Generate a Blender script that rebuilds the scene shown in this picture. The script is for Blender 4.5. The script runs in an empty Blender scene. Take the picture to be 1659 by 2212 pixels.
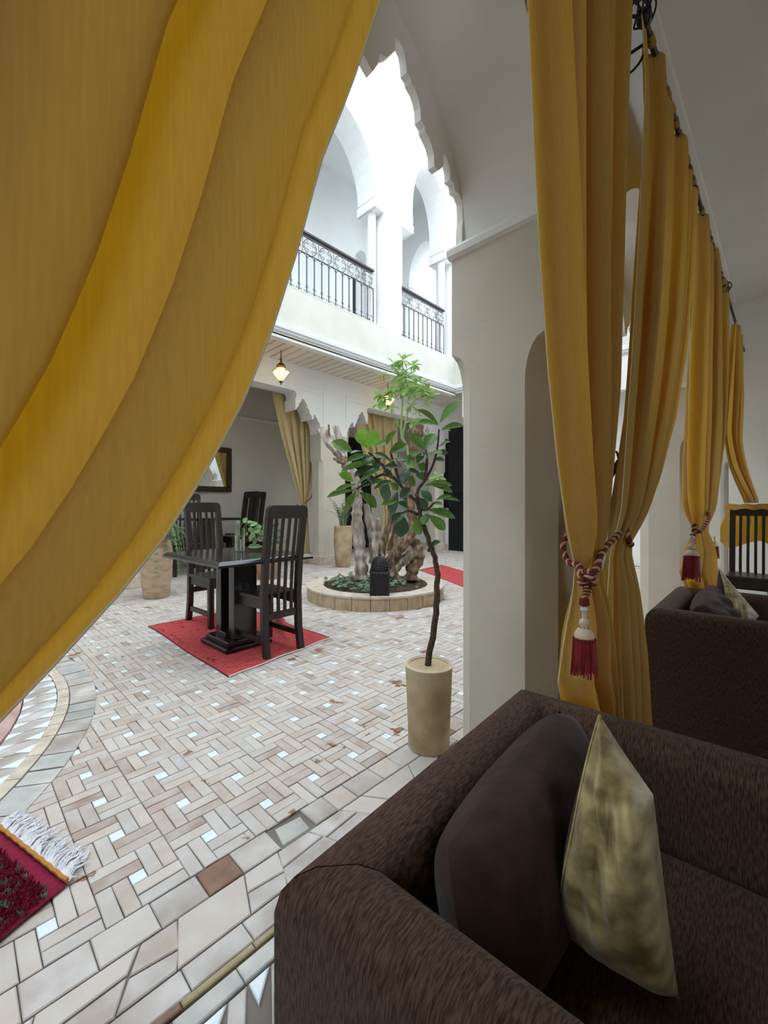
import bpy, math, random
from math import sin, cos, pi, radians, sqrt, atan2, hypot
from mathutils import Vector, Matrix

random.seed(11)
scene = bpy.context.scene
COL = scene.collection

# ------------------------------------------------------------------ camera
F, CX, HY, H = 910.0, 829.5, 1095.0, 1.13          # focal length and horizon in pixels of the 1659x2212 frame
TH = radians(44.0)                                  # heading of the view from the arcade direction (+X)
CT, ST = cos(TH), sin(TH)
cd = bpy.data.cameras.new('camera'); cam = bpy.data.objects.new('camera', cd); COL.objects.link(cam)
cam.location = (0, 0, H); cam.rotation_euler = (pi / 2, 0, TH - pi / 2)
cd.sensor_fit = 'VERTICAL'; cd.sensor_height = 24.0; cd.lens = F / 2212 * 24.0
cd.shift_y = -(1106 - HY) / 2212; cd.clip_start = 0.02; cd.clip_end = 200
scene.camera = cam

# ------------------------------------------------------------------ sky and exposure
w = bpy.data.worlds.new('sky'); scene.world = w; w.use_nodes = True
bg = w.node_tree.nodes['Background']
bg.inputs[0].default_value = (0.82, 0.92, 1.0, 1); bg.inputs[1].default_value = 4.2
vs = scene.view_settings
vs.view_transform = 'Standard'; vs.look = 'None'; vs.gamma = 1.0; vs.exposure = 0.1; vs.use_curve_mapping = False


def gp(u, v, z=0.0):
    D = F * (H - z) / (v - HY); lat = (u - CX) / F * D
    return (D * CT + lat * ST, D * ST - lat * CT)


def at_y(u, v, y):
    a = (u - CX) / F; D = y / (ST - a * CT)
    return (D * (CT + a * ST), H - (v - HY) / F * D)


def at_d(u, v, D):
    lat = (u - CX) / F * D
    return Vector((D * CT + lat * ST, D * ST - lat * CT, H - (v - HY) / F * D))


def proj(x, y, z):
    D = x * CT + y * ST
    if D < .05: return None
    return (CX + F * (x * ST - y * CT) / D, HY - F * (z - H) / D, D)


# ------------------------------------------------------------------ materials
MATS = {}


def nd(nt, typ, **kw):
    n = nt.nodes.new(typ)
    for k, v in kw.items(): setattr(n, k, v)
    return n


def pm(name, c1, c2=None, scale=6, detail=4, rough=.8, bump=0., bscale=60, spec=.3, metal=0., coord='Object', stretch=(1, 1, 1), lo=.35, hi=.65, sheen=0., emit=None, estr=0., rnd=0.):
    m = bpy.data.materials.new(name); m.use_nodes = True; nt = m.node_tree; L = nt.links
    b = nt.nodes['Principled BSDF']
    b.inputs['Roughness'].default_value = rough; b.inputs['Metallic'].default_value = metal
    b.inputs['Specular IOR Level'].default_value = spec
    if sheen: b.inputs['Sheen Weight'].default_value = sheen
    tc = nd(nt, 'ShaderNodeTexCoord'); mp = nd(nt, 'ShaderNodeMapping'); mp.inputs['Scale'].default_value = stretch
    L.new(tc.outputs[coord], mp.inputs[0])
    col = None
    if c2 is not None:
        n = nd(nt, 'ShaderNodeTexNoise'); n.inputs['Scale'].default_value = scale; n.inputs['Detail'].default_value = detail
        L.new(mp.outputs[0], n.inputs['Vector'])
        r = nd(nt, 'ShaderNodeValToRGB'); r.color_ramp.elements[0].position = lo; r.color_ramp.elements[1].position = hi
        r.color_ramp.elements[0].color = (*c1, 1); r.color_ramp.elements[1].color = (*c2, 1)
        L.new(n.outputs['Fac'], r.inputs[0]); col = r.outputs[0]
        if rnd:
            oi = nd(nt, 'ShaderNodeObjectInfo'); hs = nd(nt, 'ShaderNodeHueSaturation')
            mr = nd(nt, 'ShaderNodeMapRange'); mr.inputs[3].default_value = 1 - rnd; mr.inputs[4].default_value = 1 + rnd
            L.new(oi.outputs['Random'], mr.inputs[0]); L.new(mr.outputs[0], hs.inputs['Value']); L.new(col, hs.inputs['Color']); col = hs.outputs[0]
        L.new(col, b.inputs['Base Color'])
    else:
        b.inputs['Base Color'].default_value = (*c1, 1)
    if bump:
        n2 = nd(nt, 'ShaderNodeTexNoise'); n2.inputs['Scale'].default_value = bscale; n2.inputs['Detail'].default_value = 3
        L.new(mp.outputs[0], n2.inputs['Vector'])
        bp = nd(nt, 'ShaderNodeBump'); bp.inputs['Strength'].default_value = bump; bp.inputs['Distance'].default_value = .01
        L.new(n2.outputs['Fac'], bp.inputs['Height']); L.new(bp.outputs[0], b.inputs['Normal'])
    if emit:
        b.inputs['Emission Color'].default_value = (*emit, 1); b.inputs['Emission Strength'].default_value = estr
    MATS[name] = m
    return m


pm('plaster', (.84, .84, .81), (.875, .875, .845), 2.2, rough=.85, bump=.12, bscale=25)
pm('plaster_white', (.88, .89, .90), (.91, .92, .92), 2.2, rough=.85, bump=.1, bscale=25)
pm('plaster_cream', (.565, .515, .425), (.62, .57, .475), 3, rough=.7, bump=.12, bscale=30)
pm('plaster_fascia', (.66, .645, .575), (.72, .705, .64), 2, rough=.8, bump=.1)
pm('plaster_room', (.72, .68, .60), (.77, .73, .65), 1.5, rough=.85, bump=.1, bscale=30)
pm('white_paint', (.82, .84, .86), rough=.5)
pm('mortar', (.15, .13, .115), (.22, .195, .17), 8, rough=.95, bump=.3)
pm('stone_slab', (.40, .34, .30), (.62, .58, .56), 7, detail=8, rough=.55, bump=.2, bscale=40, rnd=.12)
pm('stone_cap', (.52, .43, .34), (.66, .58, .48), 14, rough=.75, bump=.25, bscale=40)
pm('stone_side', (.40, .29, .18), (.56, .44, .30), 16, rough=.8, bump=.3, bscale=40, stretch=(1, 1, .3))
pm('white_tile', (.74, .82, .86), (.82, .88, .90), 30, rough=.25, spec=.5)
pm('olive_brick', (.32, .26, .14), (.42, .34, .22), 12, rough=.6, bump=.2)
pm('red_brick', (.19, .10, .07), (.27, .165, .12), 14, rough=.5, bump=.2)
pm('pink_lip', (.50, .30, .28), (.60, .42, .38), 8, rough=.6, bump=.2)
pm('basin_tile', (.14, .08, .06), (.22, .14, .10), 9, rough=.4)
pm('grey_slab', (.38, .38, .36), (.54, .52, .49), 10, rough=.6, bump=.2, rnd=.15)
pm('chenille', (.036, .017, .011), (.125, .070, .048), 60, detail=6, rough=.9, bump=.35, bscale=260, spec=.12, stretch=(1, 6, 1), sheen=.08)
pm('velvet_brown', (.034, .015, .011), (.062, .030, .022), 14, rough=.85, bump=.2, bscale=40, spec=.15, sheen=.12)
pm('velvet_gold', (.15, .095, .022), (.54, .42, .19), 16, detail=7, rough=.42, bump=.35, bscale=14, spec=.5, stretch=(1, 1, 2), sheen=.4)
pm('dark_wood', (.010, .006, .005), (.026, .015, .011), 9, rough=.38, bump=.08, stretch=(1, 1, .2), spec=.5)
pm('black_lacquer', (.010, .008, .008), (.018, .014, .014), 5, rough=.16, spec=.6)
pm('black_iron', (.012, .011, .014), (.022, .020, .024), 20, rough=.5, spec=.5, bump=.2)
pm('blue_iron', (.028, .036, .052), (.05, .06, .08), 20, rough=.5, spec=.5)
pm('brass', (.11, .08, .03), (.20, .15, .07), 14, rough=.4, metal=.8)
pm('lamp_glass', (.9, .75, .4), rough=.4, emit=(1., .66, .26), estr=2.6)
pm('lamp_glass_pale', (.75, .68, .5), rough=.4, emit=(1., .75, .42), estr=.8)
pm('bulb', (1, .9, .7), emit=(1., .8, .5), estr=14)
pm('terracotta', (.42, .29, .18), (.58, .44, .31), 7, rough=.8, bump=.25, bscale=40, stretch=(1, 1, 2.5))
pm('clay_tan', (.36, .26, .14), (.55, .44, .29), 5.5, rough=.75, bump=.25, bscale=35)
pm('clay_rim', (.50, .40, .27), (.60, .50, .36), 9, rough=.7)
pm('clay_brown', (.34, .20, .13), (.44, .28, .18), 6, rough=.8, bump=.2)
pm('soil', (.03, .02, .012), (.09, .06, .04), 40, rough=.95, bump=.8, bscale=60)
pm('gravel', (.006, .006, .007), (.05, .05, .055), 70, rough=.5, bump=1., bscale=90)
pm('bark_grey', (.22, .17, .13), (.56, .50, .44), 22, detail=8, rough=.9, bump=1., bscale=30, stretch=(1, 1, .25))
pm('bark_brown', (.13, .075, .045), (.36, .25, .17), 24, detail=8, rough=.9, bump=1., bscale=40, stretch=(1, 1, .5))
pm('bark_twig', (.045, .028, .02), (.10, .07, .05), 60, rough=.8, bump=.5)
pm('stem_green', (.26, .34, .12), (.36, .42, .20), 20, rough=.6)
pm('red_rug', (.46, .05, .055), (.56, .09, .09), 30, rough=.95, bump=.4, bscale=300)
pm('rug_stitch', (.09, .02, .02), rough=.9)
pm('rug_edge', (.75, .68, .62), rough=.9)
pm('shag_red', (.12, .003, .016), (.24, .010, .036), 30, rough=.95)
pm('shag_mark', (.06, .08, .075), (.16, .19, .17), 40, rough=.95)
pm('rug_band', (.20, .008, .035), (.27, .014, .05), 60, rough=.95, bump=.5, bscale=300)
pm('rug_binding', (.50, .22, .05), rough=.9)
pm('fringe_wool', (.72, .72, .78), (.84, .84, .88), 30, rough=.95)
pm('cord_red', (.10, .012, .014), (.16, .022, .022), 80, rough=.8)
pm('cord_gold', (.42, .26, .10), (.52, .34, .15), 80, rough=.7)
pm('tassel_red', (.16, .010, .016), (.30, .022, .03), 90, rough=.6, stretch=(1, 1, .05), lo=.45, hi=.55)
pm('tassel_cream', (.60, .48, .32), (.70, .58, .42), 50, rough=.7)
pm('tassel_bead', (.6, .58, .52), rough=.1, spec=.8)
pm('mirror_frame', (.035, .028, .012), (.07, .055, .025), 40, rough=.5, bump=.6, bscale=70)
pm('mirror', (.86, .88, .88), rough=.02, metal=1.)
pm('dark_door', (.006, .008, .009), (.012, .014, .016), 5, rough=.45)
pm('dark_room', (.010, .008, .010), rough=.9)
pm('water', (.25, .35, .18), rough=.05, spec=.6)
pm('hem_thread', (.72, .64, .42), rough=.9)
pm('white_plain', (.75, .75, .75), rough=.6)


def leafmat(name, c1, c2, scale, trans=.35, rough=.4, sp=.5):
    m = pm(name, c1, c2, scale, rough=rough, spec=sp, rnd=.18)
    nt = m.node_tree; L = nt.links; b = nt.nodes['Principled BSDF']; o = nt.nodes['Material Output']
    t = nd(nt, 'ShaderNodeBsdfTranslucent'); mx = nd(nt, 'ShaderNodeMixShader'); mx.inputs[0].default_value = trans
    src = b.inputs['Base Color'].links[0].from_socket
    L.new(src, t.inputs[0]); L.new(b.outputs[0], mx.inputs[1]); L.new(t.outputs[0], mx.inputs[2]); L.new(mx.outputs[0], o.inputs[0])


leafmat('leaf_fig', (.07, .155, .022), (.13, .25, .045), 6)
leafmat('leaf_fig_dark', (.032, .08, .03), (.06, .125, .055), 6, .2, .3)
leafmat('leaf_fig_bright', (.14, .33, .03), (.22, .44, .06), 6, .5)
leafmat('leaf_lime', (.22, .42, .07), (.36, .54, .16), 8, .5, .5)
leafmat('leaf_fern', (.09, .20, .07), (.15, .30, .12), 9, .35, .5)
leafmat('leaf_dusty', (.10, .16, .07), (.17, .24, .12), 9, .3, .6)
leafmat('leaf_ivy', (.09, .17, .09), (.20, .30, .20), 12, .25, .45)
leafmat('leaf_pothos', (.18, .34, .12), (.32, .50, .24), 10, .4, .35)


def brickmat():
    m = bpy.data.materials.new('terracotta_paver'); m.use_nodes = True; nt = m.node_tree; L = nt.links
    b = nt.nodes['Principled BSDF']; b.inputs['Roughness'].default_value = .6; b.inputs['Specular IOR Level'].default_value = .35
    g = nd(nt, 'ShaderNodeNewGeometry'); oi = nd(nt, 'ShaderNodeObjectInfo')
    ad = nd(nt, 'ShaderNodeMath', operation='ADD'); L.new(g.outputs['Random Per Island'], ad.inputs[0]); L.new(oi.outputs['Random'], ad.inputs[1])
    fr = nd(nt, 'ShaderNodeMath', operation='FRACT'); L.new(ad.outputs[0], fr.inputs[0])
    r = nd(nt, 'ShaderNodeValToRGB'); cr = r.color_ramp
    stops = [(0, (.44, .36, .31)), (.2, (.53, .44, .38)), (.42, (.57, .49, .43)), (.6, (.49, .45, .42)), (.8, (.60, .53, .48)), (.93, (.45, .35, .29)), (1, (.33, .24, .19))]
    cr.elements[0].position = 0; cr.elements[0].color = (*stops[0][1], 1); cr.elements[1].position = 1; cr.elements[1].color = (*stops[-1][1], 1)
    for p, c in stops[1:-1]:
        e = cr.elements.new(p); e.color = (*c, 1)
    L.new(fr.outputs[0], r.inputs[0])
    # wear and pale bloom in world-size noise
    n = nd(nt, 'ShaderNodeTexNoise'); n.inputs['Scale'].default_value = 14; n.inputs['Detail'].default_value = 6
    L.new(g.outputs['Position'], n.inputs['Vector'])
    r2 = nd(nt, 'ShaderNodeValToRGB'); r2.color_ramp.elements[0].position = .38; r2.color_ramp.elements[0].color = (0, 0, 0, 1); r2.color_ramp.elements[1].position = .72
    L.new(n.outputs['Fac'], r2.inputs[0])
    mx = nd(nt, 'ShaderNodeMixRGB'); mx.inputs[2].default_value = (.62, .60, .58, 1); L.new(r.outputs[0], mx.inputs[1])
    mu = nd(nt, 'ShaderNodeMath', operation='MULTIPLY'); mu.inputs[1].default_value = .55; L.new(r2.outputs[0], mu.inputs[0]); L.new(mu.outputs[0], mx.inputs[0])
    # scarce red-brown chips
    n3 = nd(nt, 'ShaderNodeTexNoise'); n3.inputs['Scale'].default_value = 3.6; n3.inputs['Detail'].default_value = 5; n3.inputs['Roughness'].default_value = .62
    L.new(g.outputs['Position'], n3.inputs['Vector'])
    r3 = nd(nt, 'ShaderNodeValToRGB'); r3.color_ramp.elements[0].position = .638; r3.color_ramp.elements[0].color = (0, 0, 0, 1); r3.color_ramp.elements[1].position = .658
    L.new(n3.outputs['Fac'], r3.inputs[0])
    m2 = nd(nt, 'ShaderNodeMixRGB'); m2.inputs[2].default_value = (.27, .15, .09, 1); L.new(mx.outputs[0], m2.inputs[1]); L.new(r3.outputs[0], m2.inputs[0])
    L.new(m2.outputs[0], b.inputs['Base Color'])
    bp = nd(nt, 'ShaderNodeBump'); bp.inputs['Strength'].default_value = .25; bp.inputs['Distance'].default_value = .004
    n4 = nd(nt, 'ShaderNodeTexNoise'); n4.inputs['Scale'].default_value = 60; L.new(g.outputs['Position'], n4.inputs['Vector'])
    L.new(n4.outputs['Fac'], bp.inputs['Height']); L.new(bp.outputs[0], b.inputs['Normal'])
    MATS['paver'] = m


brickmat()


def clothmat(name, dc, tcol, tmix):
    m = bpy.data.materials.new(name); m.use_nodes = True; nt = m.node_tree; L = nt.links
    nt.nodes.remove(nt.nodes['Principled BSDF']); o = nt.nodes['Material Output']
    d = nd(nt, 'ShaderNodeBsdfDiffuse'); t = nd(nt, 'ShaderNodeBsdfTranslucent'); mx = nd(nt, 'ShaderNodeMixShader')
    tc = nd(nt, 'ShaderNodeTexCoord'); mp = nd(nt, 'ShaderNodeMapping'); mp.inputs['Scale'].default_value = (260, 260, 9)
    L.new(tc.outputs['Object'], mp.inputs[0]); n = nd(nt, 'ShaderNodeTexNoise'); n.inputs['Scale'].default_value = 1.0; n.inputs['Detail'].default_value = 2
    L.new(mp.outputs[0], n.inputs['Vector'])
    for sh, c in ((d, dc), (t, tcol)):
        r = nd(nt, 'ShaderNodeValToRGB'); r.color_ramp.elements[0].position = .3; r.color_ramp.elements[1].position = .7
        r.color_ramp.elements[0].color = (*[k * .9 for k in c], 1); r.color_ramp.elements[1].color = (*c, 1)
        L.new(n.outputs['Fac'], r.inputs[0]); L.new(r.outputs[0], sh.inputs[0])
    bp = nd(nt, 'ShaderNodeBump'); bp.inputs['Strength'].default_value = .15; bp.inputs['Distance'].default_value = .002
    L.new(n.outputs['Fac'], bp.inputs['Height']); L.new(bp.outputs[0], d.inputs['Normal'])
    mx.inputs[0].default_value = tmix; L.new(d.outputs[0], mx.inputs[1]); L.new(t.outputs[0], mx.inputs[2]); L.new(mx.outputs[0], o.inputs[0])
    MATS[name] = m


clothmat('curtain_cloth', (.57, .43, .155), (.76, .38, .008), .50)
clothmat('curtain_far', (.76, .62, .34), (.7, .5, .15), .3)


def glassmat():
    m = bpy.data.materials.new('clear_glass'); m.use_nodes = True
    b = m.node_tree.nodes['Principled BSDF']; b.inputs['Base Color'].default_value = (.93, .97, .95, 1)
    b.inputs['Roughness'].default_value = .02; b.inputs['Transmission Weight'].default_value = 1.; b.inputs['IOR'].default_value = 1.3
    MATS['glass'] = m


glassmat()


# ------------------------------------------------------------------ mesh helpers
class MB:
    def __init__(s): s.v = []; s.f = []

    def add(s, vs, fs):
        o = len(s.v); s.v += [tuple(p) for p in vs]; s.f += [tuple(i + o for i in f) for f in fs]; return s

    def box(s, x0, x1, y0, y1, z0, z1):
        return s.add([(x0, y0, z0), (x1, y0, z0), (x1, y1, z0), (x0, y1, z0), (x0, y0, z1), (x1, y0, z1), (x1, y1, z1), (x0, y1, z1)],
                     [(3, 2, 1, 0), (4, 5, 6, 7), (0, 1, 5, 4), (1, 2, 6, 5), (2, 3, 7, 6), (3, 0, 4, 7)])

    def bar(s, p, q, a, b, up=(0, 0, 1)):            # rectangular bar from p to q, a across, b along up
        p, q = Vector(p), Vector(q); d = (q - p).normalized(); up = Vector(up)
        if abs(d.dot(up)) > .98: up = Vector((0, 1, 0))
        sd = d.cross(up).normalized() * a / 2; u = sd.cross(d).normalized() * b / 2
        return s.add([p - sd - u, p + sd - u, p + sd + u, p - sd + u, q - sd - u, q + sd - u, q + sd + u, q - sd + u],
                     [(0, 1, 2, 3), (7, 6, 5, 4), (0, 4, 5, 1), (1, 5, 6, 2), (2, 6, 7, 3), (3, 7, 4, 0)])

    def tube(s, pts, r, n=8, cap=True, sq=None, ref=None):
        pts = [Vector(p) for p in pts]; k = len(pts)
        rs = r if isinstance(r, (list, tuple)) else [r] * k
        T = []
        for i in range(k):
            d = pts[min(i + 1, k - 1)] - pts[max(i - 1, 0)]
            T.append(d.normalized() if d.length > 1e-9 else Vector((0, 0, 1)))
        up = Vector(ref) if ref else (Vector((0, 0, 1)) if abs(T[0].z) < .9 else Vector((1, 0, 0)))
        nrm = (up - T[0] * up.dot(T[0])).normalized(); vs = []; fs = []
        for i in range(k):
            nrm = (nrm - T[i] * nrm.dot(T[i]));
            nrm = nrm.normalized() if nrm.length > 1e-6 else Vector((1, 0, 0))
            bn = T[i].cross(nrm)
            for j in range(n):
                a = 2 * pi * j / n; vs.append(pts[i] + (nrm * cos(a) + bn * sin(a)) * rs[i])
        for i in range(k - 1):
            for j in range(n):
                fs.append((i * n + j, i * n + (j + 1) % n, (i + 1) * n + (j + 1) % n, (i + 1) * n + j))
        if cap: fs.append(tuple(range(n - 1, -1, -1))); fs.append(tuple((k - 1) * n + j for j in range(n)))
        return s.add(vs, fs)

    def lathe(s, prof, n=24, c=(0, 0, 0), sy=1., a0=0, a1=2 * pi):
        vs = []; fs = []; k = len(prof); full = abs(a1 - a0 - 2 * pi) < 1e-6; m = n if full else n + 1
        for r, z in prof:
            for j in range(m):
                a = a0 + (a1 - a0) * j / n; vs.append((c[0] + r * cos(a), c[1] + r * sin(a) * sy, c[2] + z))
        for i in range(k - 1):
            for j in range(n):
                j2 = (j + 1) % m if full else j + 1
                fs.append((i * m + j, i * m + j2, (i + 1) * m + j2, (i + 1) * m + j))
        if full:
            if prof[0][0] > 1e-4: fs.append(tuple(range(m - 1, -1, -1)))
            if prof[-1][0] > 1e-4: fs.append(tuple((k - 1) * m + j for j in range(m)))
        return s.add(vs, fs)

    def prism(s, poly, a0, a1, axis='y'):             # polygon in (x,z) along y, (y,z) along x, or (x,y) along z
        k = len(poly)
        P = {'y': lambda p, a: (p[0], a, p[1]), 'x': lambda p, a: (a, p[0], p[1]), 'z': lambda p, a: (p[0], p[1], a)}[axis]
        vs = [P(p, a0) for p in poly] + [P(p, a1) for p in poly]
        fs = [tuple(range(k)), tuple(range(2 * k - 1, k - 1, -1))] + [(i, i + k, (i + 1) % k + k, (i + 1) % k) for i in range(k)]
        return s.add(vs, fs)

    def grid(s, fn, nu, nv):
        vs = [fn(i / nu, j / nv) for j in range(nv + 1) for i in range(nu + 1)]
        fs = [(j * (nu + 1) + i, j * (nu + 1) + i + 1, (j + 1) * (nu + 1) + i + 1, (j + 1) * (nu + 1) + i) for j in range(nv) for i in range(nu)]
        return s.add(vs, fs)

    def mesh(s, name, mat, smooth=False):
        me = bpy.data.meshes.new(name); me.from_pydata(s.v, [], s.f); me.update()
        import bmesh
        bm = bmesh.new(); bm.from_mesh(me); bmesh.ops.recalc_face_normals(bm, faces=bm.faces); bm.to_mesh(me); bm.free()
        if mat: me.materials.append(MATS[mat])
        if smooth: me.polygons.foreach_set('use_smooth', [True] * len(me.polygons))
        return me

    def build(s, name, mat, parent=None, smooth=False, bevel=0., seg=2, angle=40):
        o = bpy.data.objects.new(name, s.mesh(name, mat, smooth)); COL.objects.link(o)
        if parent is not None: o.parent = parent
        if bevel:
            b = o.modifiers.new('bevel', 'BEVEL'); b.width = bevel; b.segments = seg; b.limit_method = 'ANGLE'; b.angle_limit = radians(angle)
            o.data.polygons.foreach_set('use_smooth', [True] * len(o.data.polygons))
            wn = o.modifiers.new('wn', 'WEIGHTED_NORMAL')
        elif smooth:
            try: o.data.set_sharp_from_angle(angle=radians(angle))
            except Exception: pass
        return o


def tag(o, label=None, cat=None, group=None, kind=None):
    if label: o['label'] = label
    if cat: o['category'] = cat
    if group: o['group'] = group
    if kind: o['kind'] = kind
    return o


def thing(name, label, cat, loc=(0, 0, 0), rz=0., group=None):
    o = bpy.data.objects.new(name, None); COL.objects.link(o); o.location = loc; o.rotation_euler = (0, 0, rz); o.empty_display_size = .1
    return tag(o, label, cat, group)


def struct(o): o['kind'] = 'structure'; return o


def copy_tree(o, parent=None, loc=None, rz=None, label=None, scale=None):
    c = o.copy(); COL.objects.link(c)
    if parent is not None: c.parent = parent
    if loc is not None: c.location = loc
    if rz is not None: c.rotation_euler = (0, 0, rz)
    if label: c['label'] = label
    if scale: c.scale = (scale,) * 3
    for ch in list(o.children): copy_tree(ch, c)
    return c


def inst(me, name, parent, mat4):
    o = bpy.data.objects.new(name, me); COL.objects.link(o); o.parent = parent; o.matrix_local = mat4; return o


def lerp(pts, z):                                     # x at height z on a polyline listed from high z to low
    if z >= pts[0][1]: return pts[0][0]
    for (xa, za), (xb, zb) in zip(pts, pts[1:]):
        if z >= zb:
            t = (za - z) / max(za - zb, 1e-6); return xa + (xb - xa) * t
    return pts[-1][0]


def smoothline(pts, n=6):                             # Catmull-Rom
    P = [Vector(p) for p in pts]; out = []
    for i in range(len(P) - 1):
        p0, p1, p2, p3 = P[max(i - 1, 0)], P[i], P[i + 1], P[min(i + 2, len(P) - 1)]
        for k in range(n):
            t = k / n
            out.append(.5 * ((2 * p1) + (p2 - p0) * t + (2 * p0 - 5 * p1 + 4 * p2 - p3) * t * t + (3 * p1 - p0 - 3 * p2 + p3) * t ** 3))
    out.append(P[-1]); return out


# ================================================================== SETTING: floor
FX, FY, FR = -1.70, 3.44, 2.35                        # fountain centre and outer radius
PX, PY, PR = 3.80, 3.82, .86                          # round planter
floor = struct(MB().box(-6.5, 11, -7.5, 9, -.15, -.009).build('floor', 'mortar'))
LX, LY = .2197, .2334
OX, OY = .405, 1.437                                  # centre of one white square


def brick_mesh(w_, h_, name, mat):
    g = .0014; b = .0022; m = MB(); a, c = w_ / 2 - g, h_ / 2 - g
    m.add([(-a, -c, -.010), (a, -c, -.010), (a, c, -.010), (-a, c, -.010), (-a, -c, -.002), (a, -c, -.002), (a, c, -.002), (-a, c, -.002),
           (-a + b, -c + b, 0), (a - b, -c + b, 0), (a - b, c - b, 0), (-a + b, c - b, 0)],
          [(0, 1, 5, 4), (1, 2, 6, 5), (2, 3, 7, 6), (3, 0, 4, 7), (4, 5, 9, 8), (5, 6, 10, 9), (6, 7, 11, 10), (7, 4, 8, 11), (8, 9, 10, 11)])
    return m.mesh(name, mat)


WX, WY = LX / 5, LY / 5
BX = brick_mesh(3 * WX, WY, 'paver_along', 'paver'); BY = brick_mesh(WX, 3 * WY, 'paver_across', 'paver'); BT = brick_mesh(WX, WY, 'white_square', 'white_tile')
PIN = [(BX, -1, 1), (BX, -1, 2), (BX, 1, -1), (BX, 1, -2), (BY, 1, 1), (BY, 2, 1), (BY, -1, -1), (BY, -2, -1)]
CURT = [(825, 0), (765, 180), (700, 340), (650, 530), (590, 720), (520, 890), (430, 1050), (340, 1190), (240, 1310), (120, 1440), (0, 1560)]


def seen(u, v):
    if not (0 < u < 992 and v < 2212): return False
    for (ua, va), (ub, vb) in zip(CURT, CURT[1:]):
        if va <= v <= vb and u < ua + (ub - ua) * (v - va) / (vb - va): return False
    return u < 600 + (1875 - v) / .79


pieces = []; whites = []
for i in range(-14, 43):
    for j in range(0, 23):
        cx, cy = OX + i * LX, OY + j * LY
        if cy > 6.4 or cx > 9: continue
        for me, a, b in PIN + [(BT, 0, 0)]:
            x_, y_ = cx + a * WX, cy + b * WY; e_ = -.03 if me is not BT else .0
            if hypot(x_ - FX, y_ - FY) < FR + e_ or hypot(x_ - PX, y_ - PY) < PR + e_: continue
            (whites if me is BT else pieces).append((me, x_, y_))


def rank(lst):
    out = []
    for me, x, y in lst:
        p = proj(x, y, 0)
        vis = p and seen(p[0], p[1])
        out.append((-(1 / p[2] ** 2) if vis else 1 + hypot(x, y), me, x, y))
    out.sort(key=lambda t: t[0]); return out


rs_ = random.Random(3)


def lay(lst, name, nmax, matname):
    lst = rank(lst); rest = MB()
    for k, (q, me, x, y) in enumerate(lst):
        z = rs_.uniform(-.0015, .0015); tx, ty, tz = [rs_.gauss(0, .006) for _ in range(3)]
        M = Matrix.Translation((x, y, z)) @ Matrix.Rotation(tx, 4, 'X') @ Matrix.Rotation(ty, 4, 'Y') @ Matrix.Rotation(tz, 4, 'Z')
        if k < nmax and q < 0: inst(me, name, floor, M)
        else: rest.add([M @ v.co for v in me.vertices], [tuple(p.vertices) for p in me.polygons])
    o = rest.build(name + '_field', matname, floor); o['kind'] = 'stuff'


lay(pieces, 'brick', 300, 'paver'); lay(whites, 'white_tile', 280, 'white_tile')


def slab(name, poly, mat, h=.0, z=-.001, g=.0016, bev=.003):  # one paving piece from its outline (x,y)
    cx = sum(p[0] for p in poly) / len(poly); cy = sum(p[1] for p in poly) / len(poly); k = len(poly)

    def ins(d, zz):
        o = []
        for i in range(k):
            a, b, c = Vector(poly[i - 1]), Vector(poly[i]), Vector(poly[(i + 1) % k])
            e1 = (b - a).normalized(); e2 = (c - b).normalized(); n1 = Vector((-e1.y, e1.x)); n2 = Vector((-e2.y, e2.x))
            bi = (n1 + n2); bi = bi / max(bi.length, .3); cs = max(.35, bi.dot(n1)); q = b + bi * d / cs; o.append((q.x, q.y, zz))
        return o
    area = sum(poly[i - 1][0] * poly[i][1] - poly[i][0] * poly[i - 1][1] for i in range(k))
    if area < 0: poly = poly[::-1]
    m = MB(); m.add(ins(g, -.012) + ins(g, z - .003) + ins(g + bev, z),
                    [(i, (i + 1) % k, (i + 1) % k + k, i + k) for i in range(k)] + [(i + k, (i + 1) % k + k, (i + 1) % k + 2 * k, i + 2 * k) for i in range(k)] + [tuple(2 * k + i for i in range(k))])
    return m.build(name, mat, floor)


# border bands between the brick field and the gallery: square slabs, crazed slabs, long slabs, brick nosing
x = -1.2; k = 0; broken = False
while x < 6.5:
    wd = rs_.uniform(.10, .15)
    if broken or not (.82 < x + wd / 2 < .97): slab('border_slab', [(x, 1.215), (x + wd, 1.215), (x + wd, 1.32), (x, 1.32)], 'red_brick' if (k % 9 == 4) else ('paver' if k % 2 else 'stone_slab'), z=rs_.uniform(-.003, 0))
    else:
        broken = True; slab('broken_slab', [(x + .01, 1.225), (x + wd - .02, 1.222), (x + wd - .01, 1.30), (x + .03, 1.312)], 'grey_slab', z=-.007)
    x += wd; k += 1
x = -1.2; top = x; bot = x
while x < 6.5:
    kind = rs_.random(); a = rs_.uniform(.11, .2); sk = rs_.choice((-.09, .09, .05, -.05))
    nt_, nb_ = x + a + sk / 2, x + a - sk / 2
    nt_ = max(nt_, top + .03); nb_ = max(nb_, bot + .03)
    mid = 1.145 + rs_.uniform(-.02, .02)
    if kind < .5: slab('crazed_slab', [(bot, 1.078), (nb_, 1.078), (nt_, 1.213), (top, 1.213)], rs_.choice(('stone_slab', 'paver')), z=rs_.uniform(-.003, 0))
    else:
        ml = (top + bot) / 2; mr_ = (nt_ + nb_) / 2
        slab('crazed_slab', [(bot, 1.078), (nb_, 1.078), (mr_, mid), (ml, 1.145)], 'stone_slab', z=rs_.uniform(-.003, 0))
        slab('crazed_slab', [(ml, 1.147), (mr_, mid + .002), (nt_, 1.213), (top, 1.213)], rs_.choice(('stone_slab', 'paver')), z=rs_.uniform(-.003, 0))
    top, bot = nt_, nb_; x += a
x = -1.2
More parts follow.
